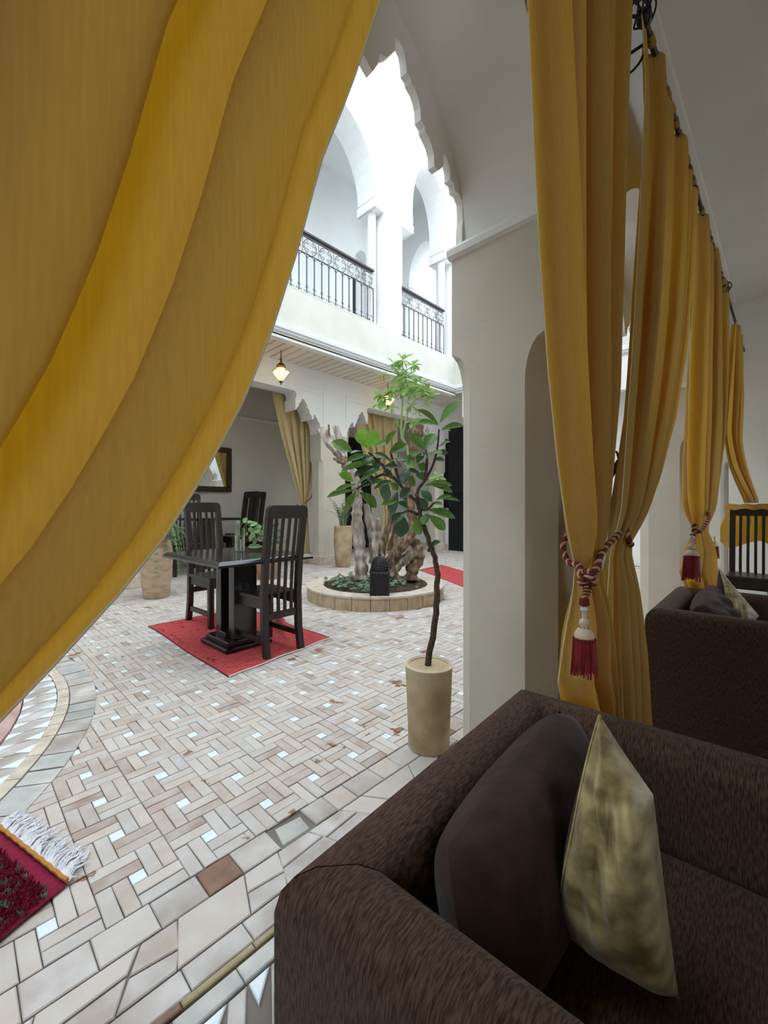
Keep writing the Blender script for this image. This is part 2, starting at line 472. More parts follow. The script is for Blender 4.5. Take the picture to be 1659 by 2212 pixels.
while x < 6.5:
    wd = rs_.uniform(.12, .17); slab('long_slab', [(x, 1.006), (x + wd, 1.006), (x + wd, 1.076), (x, 1.076)], 'stone_slab', z=rs_.uniform(-.002, .001)); x += wd
x = -1.21; k = 0
while x < 6.5:
    wd = rs_.uniform(.16, .26); slab('nosing_brick', [(x, .983), (x + wd, .983), (x + wd, 1.004), (x, 1.004)], 'red_brick' if k % 3 == 1 else 'olive_brick', z=.004); x += wd; k += 1
x = -1.15; k = 0
while x < 6.5:
    wd = rs_.uniform(.14, .22); slab('sill_slab', [(x, .93), (x + wd, .93), (x + wd, .979), (x, .979)], 'grey_slab', z=.002); x += wd
x = -1.2
while x < 1.6:                                        # white triangles set between slanted tan tiles
    slab('white_tile', [(x + .045, .926), (x + .105, .926), (x + .04, .866)], 'white_tile', z=.001)
    slab('slant_tile', [(x - .005, .926), (x + .043, .926), (x - .03, .80), (x - .078, .80)], 'stone_slab', z=0)
    x += .075 + .035
MB().box(-6, 7.2, -3, .80, -.009, .0).build('gallery_paving', 'stone_slab', floor)
MB().box(-6.4, 11, 6.42, 8.9, -.009, -.001).build('far_gallery_paving', 'paver', floor)

# fountain rim at the left: ring of slabs, brick ring, white and tan triangles, pink lip, dark basin
fount = thing('fountain_basin', 'round sunken fountain basin with rings of tile and a pink lip', 'fountain', (FX, FY, 0))


def ring_piece(name, r0, r1, a0, a1, mat, z0, z1, parent, ri=0., ro=0.):
    m = MB(); n = 2; vs = []
    for zz in (z0, z1):
        for r in (r0, r1):
            for i in range(n + 1):
                a = a0 + (a1 - a0) * i / n; vs.append((r * cos(a), r * sin(a), zz + (ri if r == r0 else ro)))
    k = n + 1; fs = []
    for i in range(n):
        fs += [(2 * k + i, 2 * k + i + 1, 3 * k + i + 1, 3 * k + i), (i, k + i, k + i + 1, i + 1), (i, i + 1, 2 * k + i + 1, 2 * k + i), (k + i, 3 * k + i, 3 * k + i + 1, k + i + 1)]
    fs += [(0, 2 * k, 3 * k, k), (n, k + n, 3 * k + n, 2 * k + n)]
    m.add(vs, fs); return m.build(name, mat, parent)


a = -1.4
while a < 1.4:
    d = rs_.uniform(.045, .09); ring_piece('ring_slab', 2.235, 2.36, a + .002, a + d - .002, rs_.choice(('grey_slab', 'stone_slab')), -.012, rs_.uniform(.003, .007), fount); a += d
a = -1.4
while a < 1.4:
    d = rs_.uniform(.05, .08); ring_piece('ring_brick', 2.175, 2.23, a + .001, a + d - .001, 'stone_cap', -.012, .010, fount); a += d
a = -1.4; d = .056
while a < 1.4:                                        # triangles: pale wedges pointing out and in between tan tiles
    for tri, mt, nm, zt in (([(2.02, a), (2.02, a + d * .96), (2.17, a + d * 1.2), (2.17, a + d * .24)], 'stone_slab', 'tan_tile', .003),
                            ([(2.172, a + d * .1), (2.172, a + d * .72), (2.105, a + d * .24)], 'white_tile', 'white_wedge', .006), ([(2.02, a + d * .5), (2.02, a + d), (2.085, a + d)], 'white_tile', 'white_wedge', .006)):
        m = MB(); pts = [(r * cos(t), r * sin(t)) for r, t in tri]
        m.prism(pts, -.012, zt, 'z'); m.build(nm, mt, fount)
    a += d
n = 60
m = MB(); m.lathe([(1.90, -.01), (1.90, .02), (1.93, .032), (1.98, .03), (2.015, .012), (2.015, -.01)], n); m.build('pink_lip', 'pink_lip', fount, True)
m = MB(); m.lathe([(0.001, -.004), (1.6, -.004), (1.905, -.003)], n); m.build('basin', 'basin_tile', fount)

# ================================================================== SETTING: near arcade
YR, YC = .60, 1.0                                     # room face and courtyard face of the arcade
P1, P1R, PER = 1.435, 2.20, 2.92
CEIL = 3.85


def pier(m, x0, x1, y0, y1, z0, zn, zt, c):
    rows = [(z0, c)] + [(zn - .17 + .17 * i / 8, c * sqrt(max(0, 1 - (i / 8) ** 2))) for i in range(9)] + [(zt, 0)]
    vs = []; fs = []
    for z, cc in rows:
        cc = max(cc, .0008)
        vs += [(x0 + cc, y0, z), (x1 - cc, y0, z), (x1, y0 + cc, z), (x1, y1 - cc, z), (x1 - cc, y1, z), (x0 + cc, y1, z), (x0, y1 - cc, z), (x0, y0 + cc, z)]
    for i in range(len(rows) - 1):
        for j in range(8): fs.append((i * 8 + j, i * 8 + (j + 1) % 8, i * 8 + 8 + (j + 1) % 8, i * 8 + 8 + j))
    fs += [tuple(range(7, -1, -1)), tuple((len(rows) - 1) * 8 + j for j in range(8))]
    return m.add(vs, fs)


ZS = 2.17                                             # springing of the near arches
wall_arc = struct(MB().box(-6.4, 8.2, YR, YC, CEIL - .25, 9.6).build('wall_arcade', 'plaster'))
for k in range(-2, 3):
    xa = P1 + PER * k
    pier(MB(), xa, xa + .765, YR, YC, 0, 1.75, ZS, .085).build('pier', 'plaster_cream', wall_arc)
    for dx in (-.012,):
        m = MB(); pr_ = [(-.0, ZS - .03), (-.018, ZS - .022), (-.022, ZS), (-.012, ZS + .016), (0, ZS + .022)]
        for sx, x_ in ((1, xa), (-1, xa + .765)):
            m.prism([(x_ + sx * q[0], q[1]) for q in pr_] + [(x_ + sx * .02, ZS + .022), (x_ + sx * .02, ZS - .03)], YR - .015, YC + .012, 'y')
        m.build('impost_moulding', 'plaster', wall_arc)
# lambrequin outline of the right half of an opening (x from the pier edge inwards, z)
LAMB_PX = [(1600, 1720), (1603, 1650), (1609, 1600), (1605, 1450), (1580, 1385), (1545, 1360), (1540, 1300), (1505, 1270), (1505, 1200), (1490, 1130), (1470, 1080), (1452, 1050), (1447, 1160), (1432, 1180), (1405, 1195),
           (1375, 1160), (1370, 1060), (1352, 990), (1330, 940), (1300, 880), (1295, 840), (1265, 790), (1260, 690), (1245, 620), (1225, 560), (1185, 490), (1180, 455), (1150, 410), (1140, 300), (1128, 240),
           (1110, 200), (1085, 160), (1058, 135), (1055, 240), (1015, 275), (975, 290), (930, 265), (915, 350), (872, 410)]
lam = [at_y(560 + a / 3.77, 60 + b / 3.77, YC) for a, b in LAMB_PX]
lam = [(p[0] - P1, p[1]) for p in lam] + [(-.53, 2.56), (-.56, 2.66), (-.62, 2.72), (-.70, 2.70), (-.72, 2.78), (-.82, 2.86), (-.92, 2.88), (-.98, 3.0)]
OW = PER - .765
poly = [(-6.4, ZS), (-6.4, CEIL - .25), (8.2, CEIL - .25), (8.2, ZS)]; body = list(poly)
plate = list(poly)
for k in range(2, -3, -1):                            # openings from right to left along the lower edge
    xr = P1 + PER * k; xl = xr - OW; xm = (xr + xl) / 2
    plate.append((xr + lam[0][0], ZS)); plate += [(xr + p[0], p[1]) for p in lam]
    plate += [(xl - p[0], p[1]) for p in reversed(lam)]; plate.append((xl - lam[0][0], ZS))
    hb = OW / 2 + .045; body.append((xm + hb, ZS)); body += [(xm + hb * cos(pi * i / 24), ZS + .10 + .74 * sin(pi * i / 24)) for i in range(25)]; body.append((xm - hb, ZS))
MB().prism(plate, YC - .03, YC, 'y').build('arch_plate', 'plaster', wall_arc)
MB().prism(body, YR, YC - .03, 'y').build('arch_body', 'plaster', wall_arc)

struct(MB().box(-6.4, 7.6, -3.2, YR, CEIL, CEIL + .3).build('ceiling', 'plaster_room'))
poly = [(-6.4, 0), (-6.4, CEIL), (7.6, CEIL), (7.6, 0)]
for xa in (4.4, -2.9): poly += [(xa + 1.7, 0), (xa + 1.7, 2.3)] + [(xa + .85 + .85 * cos(pi * i / 10), 2.3 + .6 * sin(pi * i / 10)) for i in range(1, 10)] + [(xa, 2.3), (xa, 0)]
struct(MB().prism(poly, -3.4, -3.2, 'y').build('wall_back', 'plaster_room'))      # two arched doorways added out of view, to fill the room with daylight
struct(MB().box(7.28, 7.6, -3.2, YR, 0, CEIL).build('wall_end', 'plaster_room'))
struct(MB().box(-6.6, -6.4, -3.2, 9, 0, 9.6).build('wall_left', 'plaster'))
struct(MB().prism([(.60, 3.79), (.60, 3.85), (.52, 3.85), (.53, 3.835), (.575, 3.83), (.585, 3.80)], -6.4, 7.28, 'x').build('trim_1', 'plaster_room'))

# ================================================================== SETTING: far facade, lower arcade
YF, YL = 5.67, 6.55
ZSOF = 3.74
wall_far = struct(MB().box(-6.4, 11, YL, YL + .35, ZSOF - .4, ZSOF + .3).build('wall_far', 'plaster'))
FARP = [(1.2, 1.92), (5.02, 5.70), (8.75, 9.1)]
FZ = 2.56
for i, (xa, xb) in enumerate(FARP):
    pier(MB(), xa, xb, YL, YL + .35, .17, 2.05, FZ, .07).build('pier', 'plaster_cream', wall_far)
    MB().box(xa - .02, xb + .02, YL - .02, YL + .37, 0, .17).build('plinth', 'stone_cap', wall_far, bevel=.012)
flam = [(0, 2.66), (-.02, 2.70), (-.03, 2.76), (-.06, 2.77), (-.075, 2.82), (-.10, 2.84), (-.125, 2.88), (-.15, 2.90), (-.165, 2.86), (-.17, 2.80), (-.205, 2.80), (-.22, 2.86), (-.26, 2.90), (-.27, 2.96), (-.31, 3.0), (-.325, 3.07),
        (-.36, 3.09), (-.385, 3.14), (-.42, 3.15), (-.445, 3.13), (-.46, 3.08), (-.5, 3.05), (-.51, 2.99), (-.545, 2.96), (-.565, 2.92), (-.58, 2.92), (-.585, 3.12), (-.565, 3.15), (-.555, 3.2), (-.575, 3.25), (-.62, 3.27), (-.67, 3.27)]
poly = [(-6.4, FZ), (-6.4, ZSOF - .4), (11, ZSOF - .4), (11, FZ)]
for xl, xr in ((5.70, 8.75), (1.92, 5.02)):
    if xr == 8.75: poly += [(8.75, FZ)]
    else: poly += [(xr, FZ)]
    poly += [(xr + p[0], p[1]) for p in flam] + [(xl - p[0], p[1]) for p in reversed(flam)] + [(xl, FZ)]
poly += [(1.2, FZ)]
MB().prism(poly, YL, YL + .35, 'y').build('arch_plate', 'plaster', wall_far)
for xa, xb in ((4.44, 5.08), (5.66, 6.5)):
    m = MB()
    for x0, x1, z0, z1 in ((xa, xb, 3.30, 3.315), (xa, xb, 3.40, 3.415)): m.box(x0, x1, YL - .012, YL + .01, z0, z1)
    e = xb if xa < 5 else xa
    m.box(e - .008, e + .008, YL - .012, YL + .01, 2.75, 3.415); m.build('panel_moulding', 'plaster', wall_far)
wall_back_far = struct(MB().box(-6.4, 11, 8.6, 8.9, 0, 4.4).build('wall_far_gallery', 'plaster_room'))
MB().box(-6.4, 11, 8.56, 8.6, 3.05, 3.09).build('picture_rail', 'plaster', wall_back_far)
struct(MB().box(-6.4, .9, YL, YL + .35, 0, FZ).build('wall_far_left', 'plaster'))

# overhanging balcony floor with board soffit and cornice
slab_far = struct(MB().box(-6.4, 11, YF, 8.9, ZSOF + .04, 4.60).build('wall_balcony_front', 'plaster_fascia'))
for i in range(62):
    xa = -1.2 + i * .165
    MB().prism([(xa, ZSOF + .04), (xa + .01, ZSOF + .008), (xa + .02, ZSOF), (xa + .13, ZSOF), (xa + .14, ZSOF + .008), (xa + .15, ZSOF + .04)], YF + .13, YL, 'y').build('soffit_board', 'plaster_room', slab_far)
m = MB(); m.prism([(YF, 3.74), (YF + .13, 3.74), (YF + .13, 3.80), (YF, 3.80)], -6.4, 8.27, 'x'); m.build('soffit_edge', 'plaster', slab_far)
m = MB(); m.prism([(YF, 3.83), (YF - .03, 3.84), (YF - .035, 3.875), (YF - .06, 3.88), (YF - .065, 3.93), (YF - .05, 3.945), (YF, 3.955)], -6.4, 8.33, 'x'); m.build('cornice', 'white_paint', slab_far)
MB().box(3.0, 5.9, YF - .004, YF + .2, 4.60, 4.615).build('ledge', 'plaster', slab_far)

# upper facade with tall arches on columns
def arc(xc, hw, z0, rise, n=18, right_to_left=True):
    pts = [(xc + hw * cos(pi * i / n), z0 + rise * (sin(pi * i / n) ** .92 if 0 < i < n else 0)) for i in range(n + 1)]
    return pts


CB = 6.83
poly = [(-6.4, 4.6), (-6.4, 9.8), (8.5, 9.8), (8.5, 4.6)]
poly += [(8.2, 4.6), (8.2, CB), (7.94, CB), (7.94, 7.3)] + arc(7.335, .605, 7.32, 1.18) + [(6.73, 7.3), (6.73, CB), (6.39, CB), (6.39, 4.6)]
poly += [(5.87, 4.6), (5.87, CB), (5.645, CB), (5.645, 7.0)] + arc(4.445, 1.2, 7.02, 1.32) + [(3.245, 7.0), (3.245, CB), (3.02, CB), (3.02, 4.6)]
for xo in (3.4, 6.8): poly += [(5.87 - xo, 4.6), (5.87 - xo, CB), (5.645 - xo, CB), (5.645 - xo, 7.0)] + arc(4.445 - xo, 1.2, 7.02, 1.32) + [(3.245 - xo, 7.0), (3.245 - xo, CB), (3.02 - xo, CB), (3.02 - xo, 4.6)]  # unseen bays added so more sky light reaches the upper gallery
wall_up = struct(MB().prism(poly, YF, YF + .5, 'y').build('wall_upper', 'plaster_white'))
for cx_, r_ in ((5.755, .085), (6.53, .085), (8.03, .085), (3.13, .085)):
    m = MB(); m.lathe([(r_, 4.6), (r_, CB)], 20, (cx_, YF + .22, 0)); m.build('column', 'plaster', wall_up, True)
for x0, x1, zz in ((5.585, 5.645, 6.95), (5.60, 5.645, 7.1), (7.94, 7.99, 7.02), (7.94, 7.975, 7.18), (6.68, 6.73, 7.02)):
    pass
for xe, sx in ((5.645, -1), (7.94, 1), (6.73, -1)):    # stepped mouldings on the reveals, over the capitals
    s_ = -1 if xe in (5.645, 7.94) else 1
    for z0, z1, dp in ((CB, CB + .17, .035), (CB + .20, CB + .33, .02)):
        xa, xb = sorted((xe + s_ * dp, xe - s_ * .02)); MB().box(xa, xb, YF - .006, YF + .5, z0, z1).build('capital_moulding', 'plaster', wall_up, bevel=.012)
m = MB(); m.box(3.1, 5.70, YF - .006, YF + .01, 8.98, 9.0); m.box(5.68, 5.70, YF - .006, YF + .01, CB, 9.0); m.build('panel_moulding', 'plaster_fascia', wall_up)
wall_ub = struct(MB().prism([(-6.4, 4.6), (-6.4, 8.9), (11, 8.9), (11, 4.6), (7.42, 4.6)] + [(7.1 + .32 * cos(pi * i / 10), 6.7 + .75 * sin(pi * i / 10)) for i in range(11)] + [(6.78, 4.6)], 7.6, 7.9, 'y').build('wall_upper_gallery', 'plaster_white'))
MB().box(6.7, 7.5, 7.85, 7.9, 4.6, 7.6).build('niche_back', 'plaster_white', wall_ub)
struct(MB().box(-6.4, 11, YF + .5, 7.9, 8.9, 9.1).build('ceiling_upper', 'plaster_white'))
door1 = struct(MB().box(6.80, 6.98, 7.70, 7.76, 4.6, 6.75).build('door_1', 'dark_door'))
MB().box(6.86, 6.88, 7.68, 7.70, 5.5, 5.62).build('door_handle', 'brass', door1)
# cross arch inside the upper gallery
yy = [(7.6, 4.6), (7.6, 8.9), (6.17, 8.9), (6.17, 4.6), (6.25, 4.6), (6.25, 7.0)] + [(6.75 - .5 * cos(pi * i / 14), 7.0 + .9 * sin(pi * i / 14)) for i in range(15)] + [(7.25, 7.0), (7.25, 6.75), (7.35, 6.75), (7.35, 4.6)]
wcr = struct(MB().prism(yy, 8.45, 8.8, 'x').build('wall_cross_arch', 'plaster_white'))
for z0, dp in ((6.75, .04), (6.92, .02)): MB().box(8.42, 8.83, 7.25 - dp, 7.3, z0, z0 + .12).build('corbel_moulding', 'plaster', wcr, bevel=.01)
struct(MB().box(10.6, 10.9, 5.67, 8.9, 4.6, 8.9).build('wall_upper_end', 'plaster_white'))
door2 = struct(MB().box(10.5, 10.6, 6.6, 7.55, 4.6, 7.1).build('door_2', 'dark_door'))
for yy_ in (6.7, 7.15):
    for z0 in (4.9, 6.0): MB().box(10.48, 10.5, yy_, yy_ + .32, z0, z0 + .8).build('door_panel', 'dark_wood', door2)

# right facade
wall_r = struct(MB().box(9.15, 9.4, -3.2, 9, 0, 4.4).build('wall_right', 'plaster'))
slab_r = struct(MB().box(8.27, 11, 1.0, YF, ZSOF + .04, 4.6).build('wall_right_balcony', 'plaster_fascia'))
struct(MB().box(10.6, 10.9, .6, YF, 4.6, 9.8).build('wall_right_upper', 'plaster_white'))  # unseen wall, set back so the open corner lets light into the cross arch
m = MB(); m.prism([(8.27, 3.83), (8.24, 3.84), (8.235, 3.875), (8.21, 3.88), (8.205, 3.93), (8.22, 3.945), (8.27, 3.955)], 1.0, YF + .01, 'y'); m.build('cornice', 'white_paint', slab_r)
m = MB(); m.prism([(8.27, 3.2), (8.27, ZSOF + .04), (8.42, ZSOF + .04), (8.42, 3.2)], 1.0, YF - .2, 'y'); m.build('beam', 'plaster', slab_r)
door3 = struct(MB().box(9.07, 9.15, 5.75, 6.42, 0, 3.2).build('door_3', 'dark_door'))
for z0, z1 in ((.25, 1.3), (1.5, 2.95)): MB().box(9.05, 9.07, 5.85, 6.32, z0, z1).build('door_panel', 'dark_door', door3)
MB().box(9.02, 9.05, 6.33, 6.40, 1.5, 1.53).build('bolt', 'brass', door3)
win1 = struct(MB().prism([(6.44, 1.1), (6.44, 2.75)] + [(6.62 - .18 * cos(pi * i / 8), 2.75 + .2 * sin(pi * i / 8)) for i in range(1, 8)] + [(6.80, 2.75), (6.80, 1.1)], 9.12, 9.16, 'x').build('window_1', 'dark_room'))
MB().box(9.10, 9.13, 6.60, 6.63, 1.1, 2.9).build('mullion', 'dark_wood', win1)
MB().box(9.13, 9.15, 5.0, 9, 0, .15).build('skirting', 'stone_cap', wall_r)
door4 = struct(MB().box(6.95, 8.3, 8.52, 8.6, 0, 3.0).build('door_4', 'dark_door'))
for x0 in (7.02, 7.68):
    for z0, z1 in ((.2, 1.3), (1.45, 2.85)): MB().box(x0, x0 + .55, 8.50, 8.52, z0, z1).build('door_panel', 'dark_door', door4)

# ================================================================== CURTAINS
YCUR, ZROD = .44, 3.17


def sheet(m, L, R, y0, zt, zb, n, amp, seed, top_amp=.65, warp=.03, rows=64, tie=None, yfun=None, ov=.19):
    """hanging cloth between a left and a right edge; Z-folds so that the cloth lies over itself in bands"""
    cols = n * 16

    def fn(s, t):
        z = zt + (zb - zt) * t
        xl, xr = lerp(L, z), lerp(R, z); w_ = xr - xl
        s2 = s + warp * sin(2 * pi * 1.7 * s + seed) + .5 * warp * sin(2 * pi * 3.1 * s + 2.1 * seed)
        s2 = (s2 - warp * sin(seed) * (1 - s)) if True else s2
        th = 2 * pi * n * s2 + seed
        k = min(1., .25 + 2.2 * t) if t < .5 else 1.
        env = min(1, s * 8, (1 - s) * 8)
        ay = amp * (.3 + .7 * env) * (top_amp + (1 - top_amp) * min(1, t * 2.5))
        if tie: ay *= 1 - .55 * math.exp(-((z - tie) / .10) ** 2)
        env = min(1, s * 8, (1 - s) * 8)
        x_ = xl + w_ * s - env * w_ * (ov / n) * k * sin(2 * th)
        y_ = y0 + ay * sin(th) + .35 * ay * sin(.5 * th + 1.3 * seed + 2.4 * t) + .12 * ay * sin(2.7 * th + 4 * t)
        if yfun: y_ += yfun(x_, z)
        return (x_, y_, z)
    m.grid(fn, cols, rows); return m


def edge(px, y, top=None, bottom=None):
    L = [at_y(u, v, y) for u, v in px]
    if top is not None: L = [(top, ZROD)] + L
    if bottom is not None: L = L + [(bottom, .012)]
    return L


def curtain(name, label, L, R, y0, zt, zb, n, amp, seed, mat='curtain_cloth', tie=None, **kw):
    m = MB(); sheet(m, L, R, y0, zt, zb, n, amp, seed, tie=tie, **kw)
    o = m.build(name, mat, None, True, angle=180); o.data.polygons.foreach_set('use_smooth', [True] * len(o.data.polygons))
    nc = n * 16 + 1
    for c_ in (0, nc - 1): MB().tube([m.v[i] for i in range(c_, len(m.v), nc)], .0014, 4).build('hem', 'hem_thread', o)
    if zt > 3.1 and mat == 'curtain_cloth':
        lm_ = MB(); lm_.lathe([(.0165, -.026), (.0175, 0), (.0165, .026)], 12); lme = lm_.mesh('loop', mat, True); a, b = lerp(L, zt), lerp(R, zt); k = max(4, int((b - a) / .105))
        for i in range(k): inst(lme, 'loop', o, Matrix.Translation((a + (b - a) * (i + .5) / k, YCUR, ZROD)) @ Matrix.Rotation(pi / 2, 4, 'Y'))
    return tag(o, label, 'curtain', kw.get('group'))


c0R = edge(CURT, YCUR, top=.66); c0R = c0R + [(-.06, .86), (-.20, .79), (-.34, .72), (-.44, .66), (-.36, .45), (-.28, .012)]
c0L = [(-.70, ZROD), (-.69, 1.6), (-.66, 1.0), (-.60, .66), (-.66, .45), (-.7, .012)]
curtain('curtain', 'huge yellow curtain sweeping diagonally, glowing with daylight, beside the shaggy rug', c0L, c0R, YCUR, ZROD + .004, .012, 6, .030, 2.2, tie=.66)
c1L = edge([(1152, 0), (1165, 300), (1178, 550), (1195, 800), (1215, 1000), (1235, 1150), (1246, 1230), (1240, 1300), (1225, 1400), (1212, 1500)], YCUR, top=.90) + [(1.21, .56), (1.22, .012)]
c1R = edge([(1362, 0), (1345, 300), (1329, 650), (1322, 850), (1301, 1050), (1292, 1150), (1290, 1230), (1300, 1300), (1312, 1400), (1322, 1540)], YCUR, top=1.80, bottom=1.60)
curtain('curtain', 'yellow curtain tied by a tasselled cord to the nearest pillar behind the armchair', c1L, c1R, YCUR, ZROD + .004, .012, 5, .045, .7, tie=.93)
c2L = edge([(1394, 180), (1384, 400), (1368, 700), (1354, 900), (1340, 1100), (1318, 1200), (1308, 1300), (1305, 1400), (1310, 1540)], YCUR, top=1.97, bottom=1.55)
c2R = edge([(1507, 400), (1495, 600), (1480, 750), (1455, 900), (1420, 1030), (1385, 1120), (1362, 1170), (1368, 1260), (1385, 1400), (1393, 1550)], YCUR, bottom=2.06)
curtain('curtain', 'yellow curtain in wide orange-lit folds drawn back beside the hanging cord hook', c2L, c2R, YCUR + .005, ZROD + .004, .012, 5, .04, 4.1, tie=.97)
c3L = edge([(1512, 590), (1505, 700), (1501, 850), (1498, 1000), (1500, 1080), (1510, 1140), (1503, 1200), (1492, 1245)], YCUR) + [(3.36, .60), (3.4, .012)]
c3R = edge([(1572, 650), (1568, 800), (1560, 950), (1548, 1050), (1535, 1110), (1530, 1140), (1538, 1200), (1542, 1250)], YCUR, bottom=4.3)
c3L = [(3.55, ZROD)] + c3L; c3R = [(4.98, ZROD)] + c3R
curtain('curtain', 'pale yellow curtain with a small red tassel behind the second armchair', c3L, c3R, YCUR + .02, ZROD + .004, .012, 5, .06, 1.9, tie=.97)

# curtain laid over the back of the tall chair by the end wall
m = MB()
c4L = [(6.0, 3.17), (5.45, 2.3), (4.93, 1.52), (5.15, 1.36), (5.40, 1.22), (5.52, 1.17)]
c4R = [(6.72, 3.17), (6.35, 2.3), (6.05, 1.6), (5.90, 1.36), (5.80, 1.22), (5.78, 1.17)]
sheet(m, c4L, c4R, YCUR, 3.18, 1.17, 4, .045, 3.3, rows=40, yfun=lambda x, z: -.15 * max(0, min(1, (1.9 - z) / .7)) ** 1.5)
o = m.build('curtain', 'curtain_cloth', None, True, angle=180)
tag(o, 'yellow curtain gathered up and thrown over the back of a dark chair', 'curtain')
m = MB()


def drape(s, t):                                      # over the crest and down behind the slats
    y_ = .50 - .42 * t + .012 * sin(11 * s + 9 * t); f = .022 * sin(2 * pi * 3.2 * t + 1)
    if s < .25: q = s / .25; return (5.72 + .10 * q, y_, 1.105 + .055 * sin(q * pi / 2) + .004 * sin(19 * t) + f * .25)
    q = (s - .25) / .75
    return (5.83 + .10 * min(1, q * 3) + .10 * q + f * q * 2, y_ + (.09 * q * (1 - t)), 1.16 - .04 * t * q + .004 * sin(19 * t) * (1 - q) - (.42 + .05 * sin(7 * t)) * q)


m.grid(drape, 24, 40); m.build('draped_end', 'curtain_cloth', o, True, angle=180)


# ------------------------------------------------------------------ rods with basket finials
def basket(c, ax, L, r, parent, mat='black_iron'):
    """twisted cage finial along unit vector ax from c"""
    ax = Vector(ax); u = ax.orthogonal().normalized(); v = ax.cross(u)
    for k in range(5):
        pts = []
        for i in range(13):
            t = i / 12; a = 2 * pi * k / 5 + 1.6 * t; rr = r * sin(pi * min(.97, t * .97 + .02)) + .004
            pts.append(Vector(c) + ax * L * t + (u * cos(a) + v * sin(a)) * rr)
        MB().tube(pts, .004, 5).build('cage_wire', mat, parent, True)


def rod(label, x0, x1, rings, brackets, ends=(True, True)):
    t = thing('curtain_rod', label, 'curtain rod', ((x0 + x1) / 2, YCUR, ZROD)); cx_ = (x0 + x1) / 2
    m = MB(); m.tube([(x0 - cx_, 0, 0), (x1 - cx_, 0, 0)], .012, 10); m.build('pole', 'black_iron', t, True)
    for e, sx, x_ in ((ends[0], -1, x0), (ends[1], 1, x1)):
        if not e: continue
        m = MB(); m.lathe([(.010, 0), (.026, .01), (.030, .03), (.018, .06), (.010, .075)], 12)
        o = m.build('collar', 'black_iron', t, True); o.location = (x_ - cx_, 0, 0); o.rotation_euler = (0, sx * pi / 2, 0)
        basket((x_ - cx_ + sx * .05, 0, 0), (sx, 0, 0), .15, .045, t)
    for xb in brackets:
        m = MB(); xx = xb - cx_
        m.tube([(xx, 0, -.012), (xx, .16, -.012)], .007, 6)
        pts = [(xx, .155 - .075 * (1 - cos(a)) * .9, -.03 - .07 * sin(a) - .00 * a) for a in [i * .28 for i in range(12)]]
        m.tube(pts, .005, 6)
        m.box(xx - .015, xx + .015, .15, .159, -.12, .04); m.build('bracket', 'black_iron', t, True)
    rm = MB(); rr = []
    for i in range(13):
        a = 2 * pi * i / 12; rr.append((0, .021 * cos(a), .021 * sin(a) - .006))
    rm.tube(rr, .0032, 6, False); me = rm.mesh('ring', 'black_iron', True)
    for x_ in rings: inst(me, 'ring', t, Matrix.Translation((x_ - cx_, 0, 0)) @ Matrix.Rotation(.3, 4, 'Z'))
    return t


fr = lambda a, b, n: [a + (b - a) * (i + .5) / n for i in range(n)]
rod('black iron curtain rod over the nearest opening, mostly above view', -.95, 1.86, [], (-.8, .42, 1.83))
rod('black iron curtain rod with cage finial running above two tied yellow curtains', 2.05, 4.90, [], (2.12, 3.5, 4.85))
rod('farther black iron curtain rod ending at the end wall', 5.12, 7.24, [], (5.2, 7.1), (True, False))
# loops of cloth that hold the curtains to the rods
for cu, a, b, n in ((1, 2.0, 3.6, 10), (2, 3.85, 4.85, 8)):
    pass


# ------------------------------------------------------------------ tie-back cords with tassels
def rope(parent, pts, r, turns):
    P = smoothline(pts, 10); k = len(P); seglen = [0]
    for i in range(1, k): seglen.append(seglen[-1] + (P[i] - P[i - 1]).length)
    for st, mt in ((0, 'cord_red'), (1, 'cord_gold'), (2, 'cord_red')):
        # finer samples
        N = max(24, int(turns * 12)); q = []; nrm = None
        for i in range(N + 1):
            d = seglen[-1] * i / N; j = max(1, min(k - 1, next((a for a in range(k) if seglen[a] >= d - 1e-9), k - 1)))
            t = (d - seglen[j - 1]) / max(seglen[j] - seglen[j - 1], 1e-9); c = P[j - 1].lerp(P[j], t); T = (P[j] - P[j - 1]).normalized()
            if nrm is None: nrm = T.orthogonal().normalized()
            nrm = (nrm - T * nrm.dot(T)).normalized(); bn = T.cross(nrm)
            a = 2 * pi * (turns * i / N + st / 3); q.append(c + (nrm * cos(a) + bn * sin(a)) * r * .52)
        MB().tube(q, r * .56, 6).build('cord_strand', mt, parent, True)


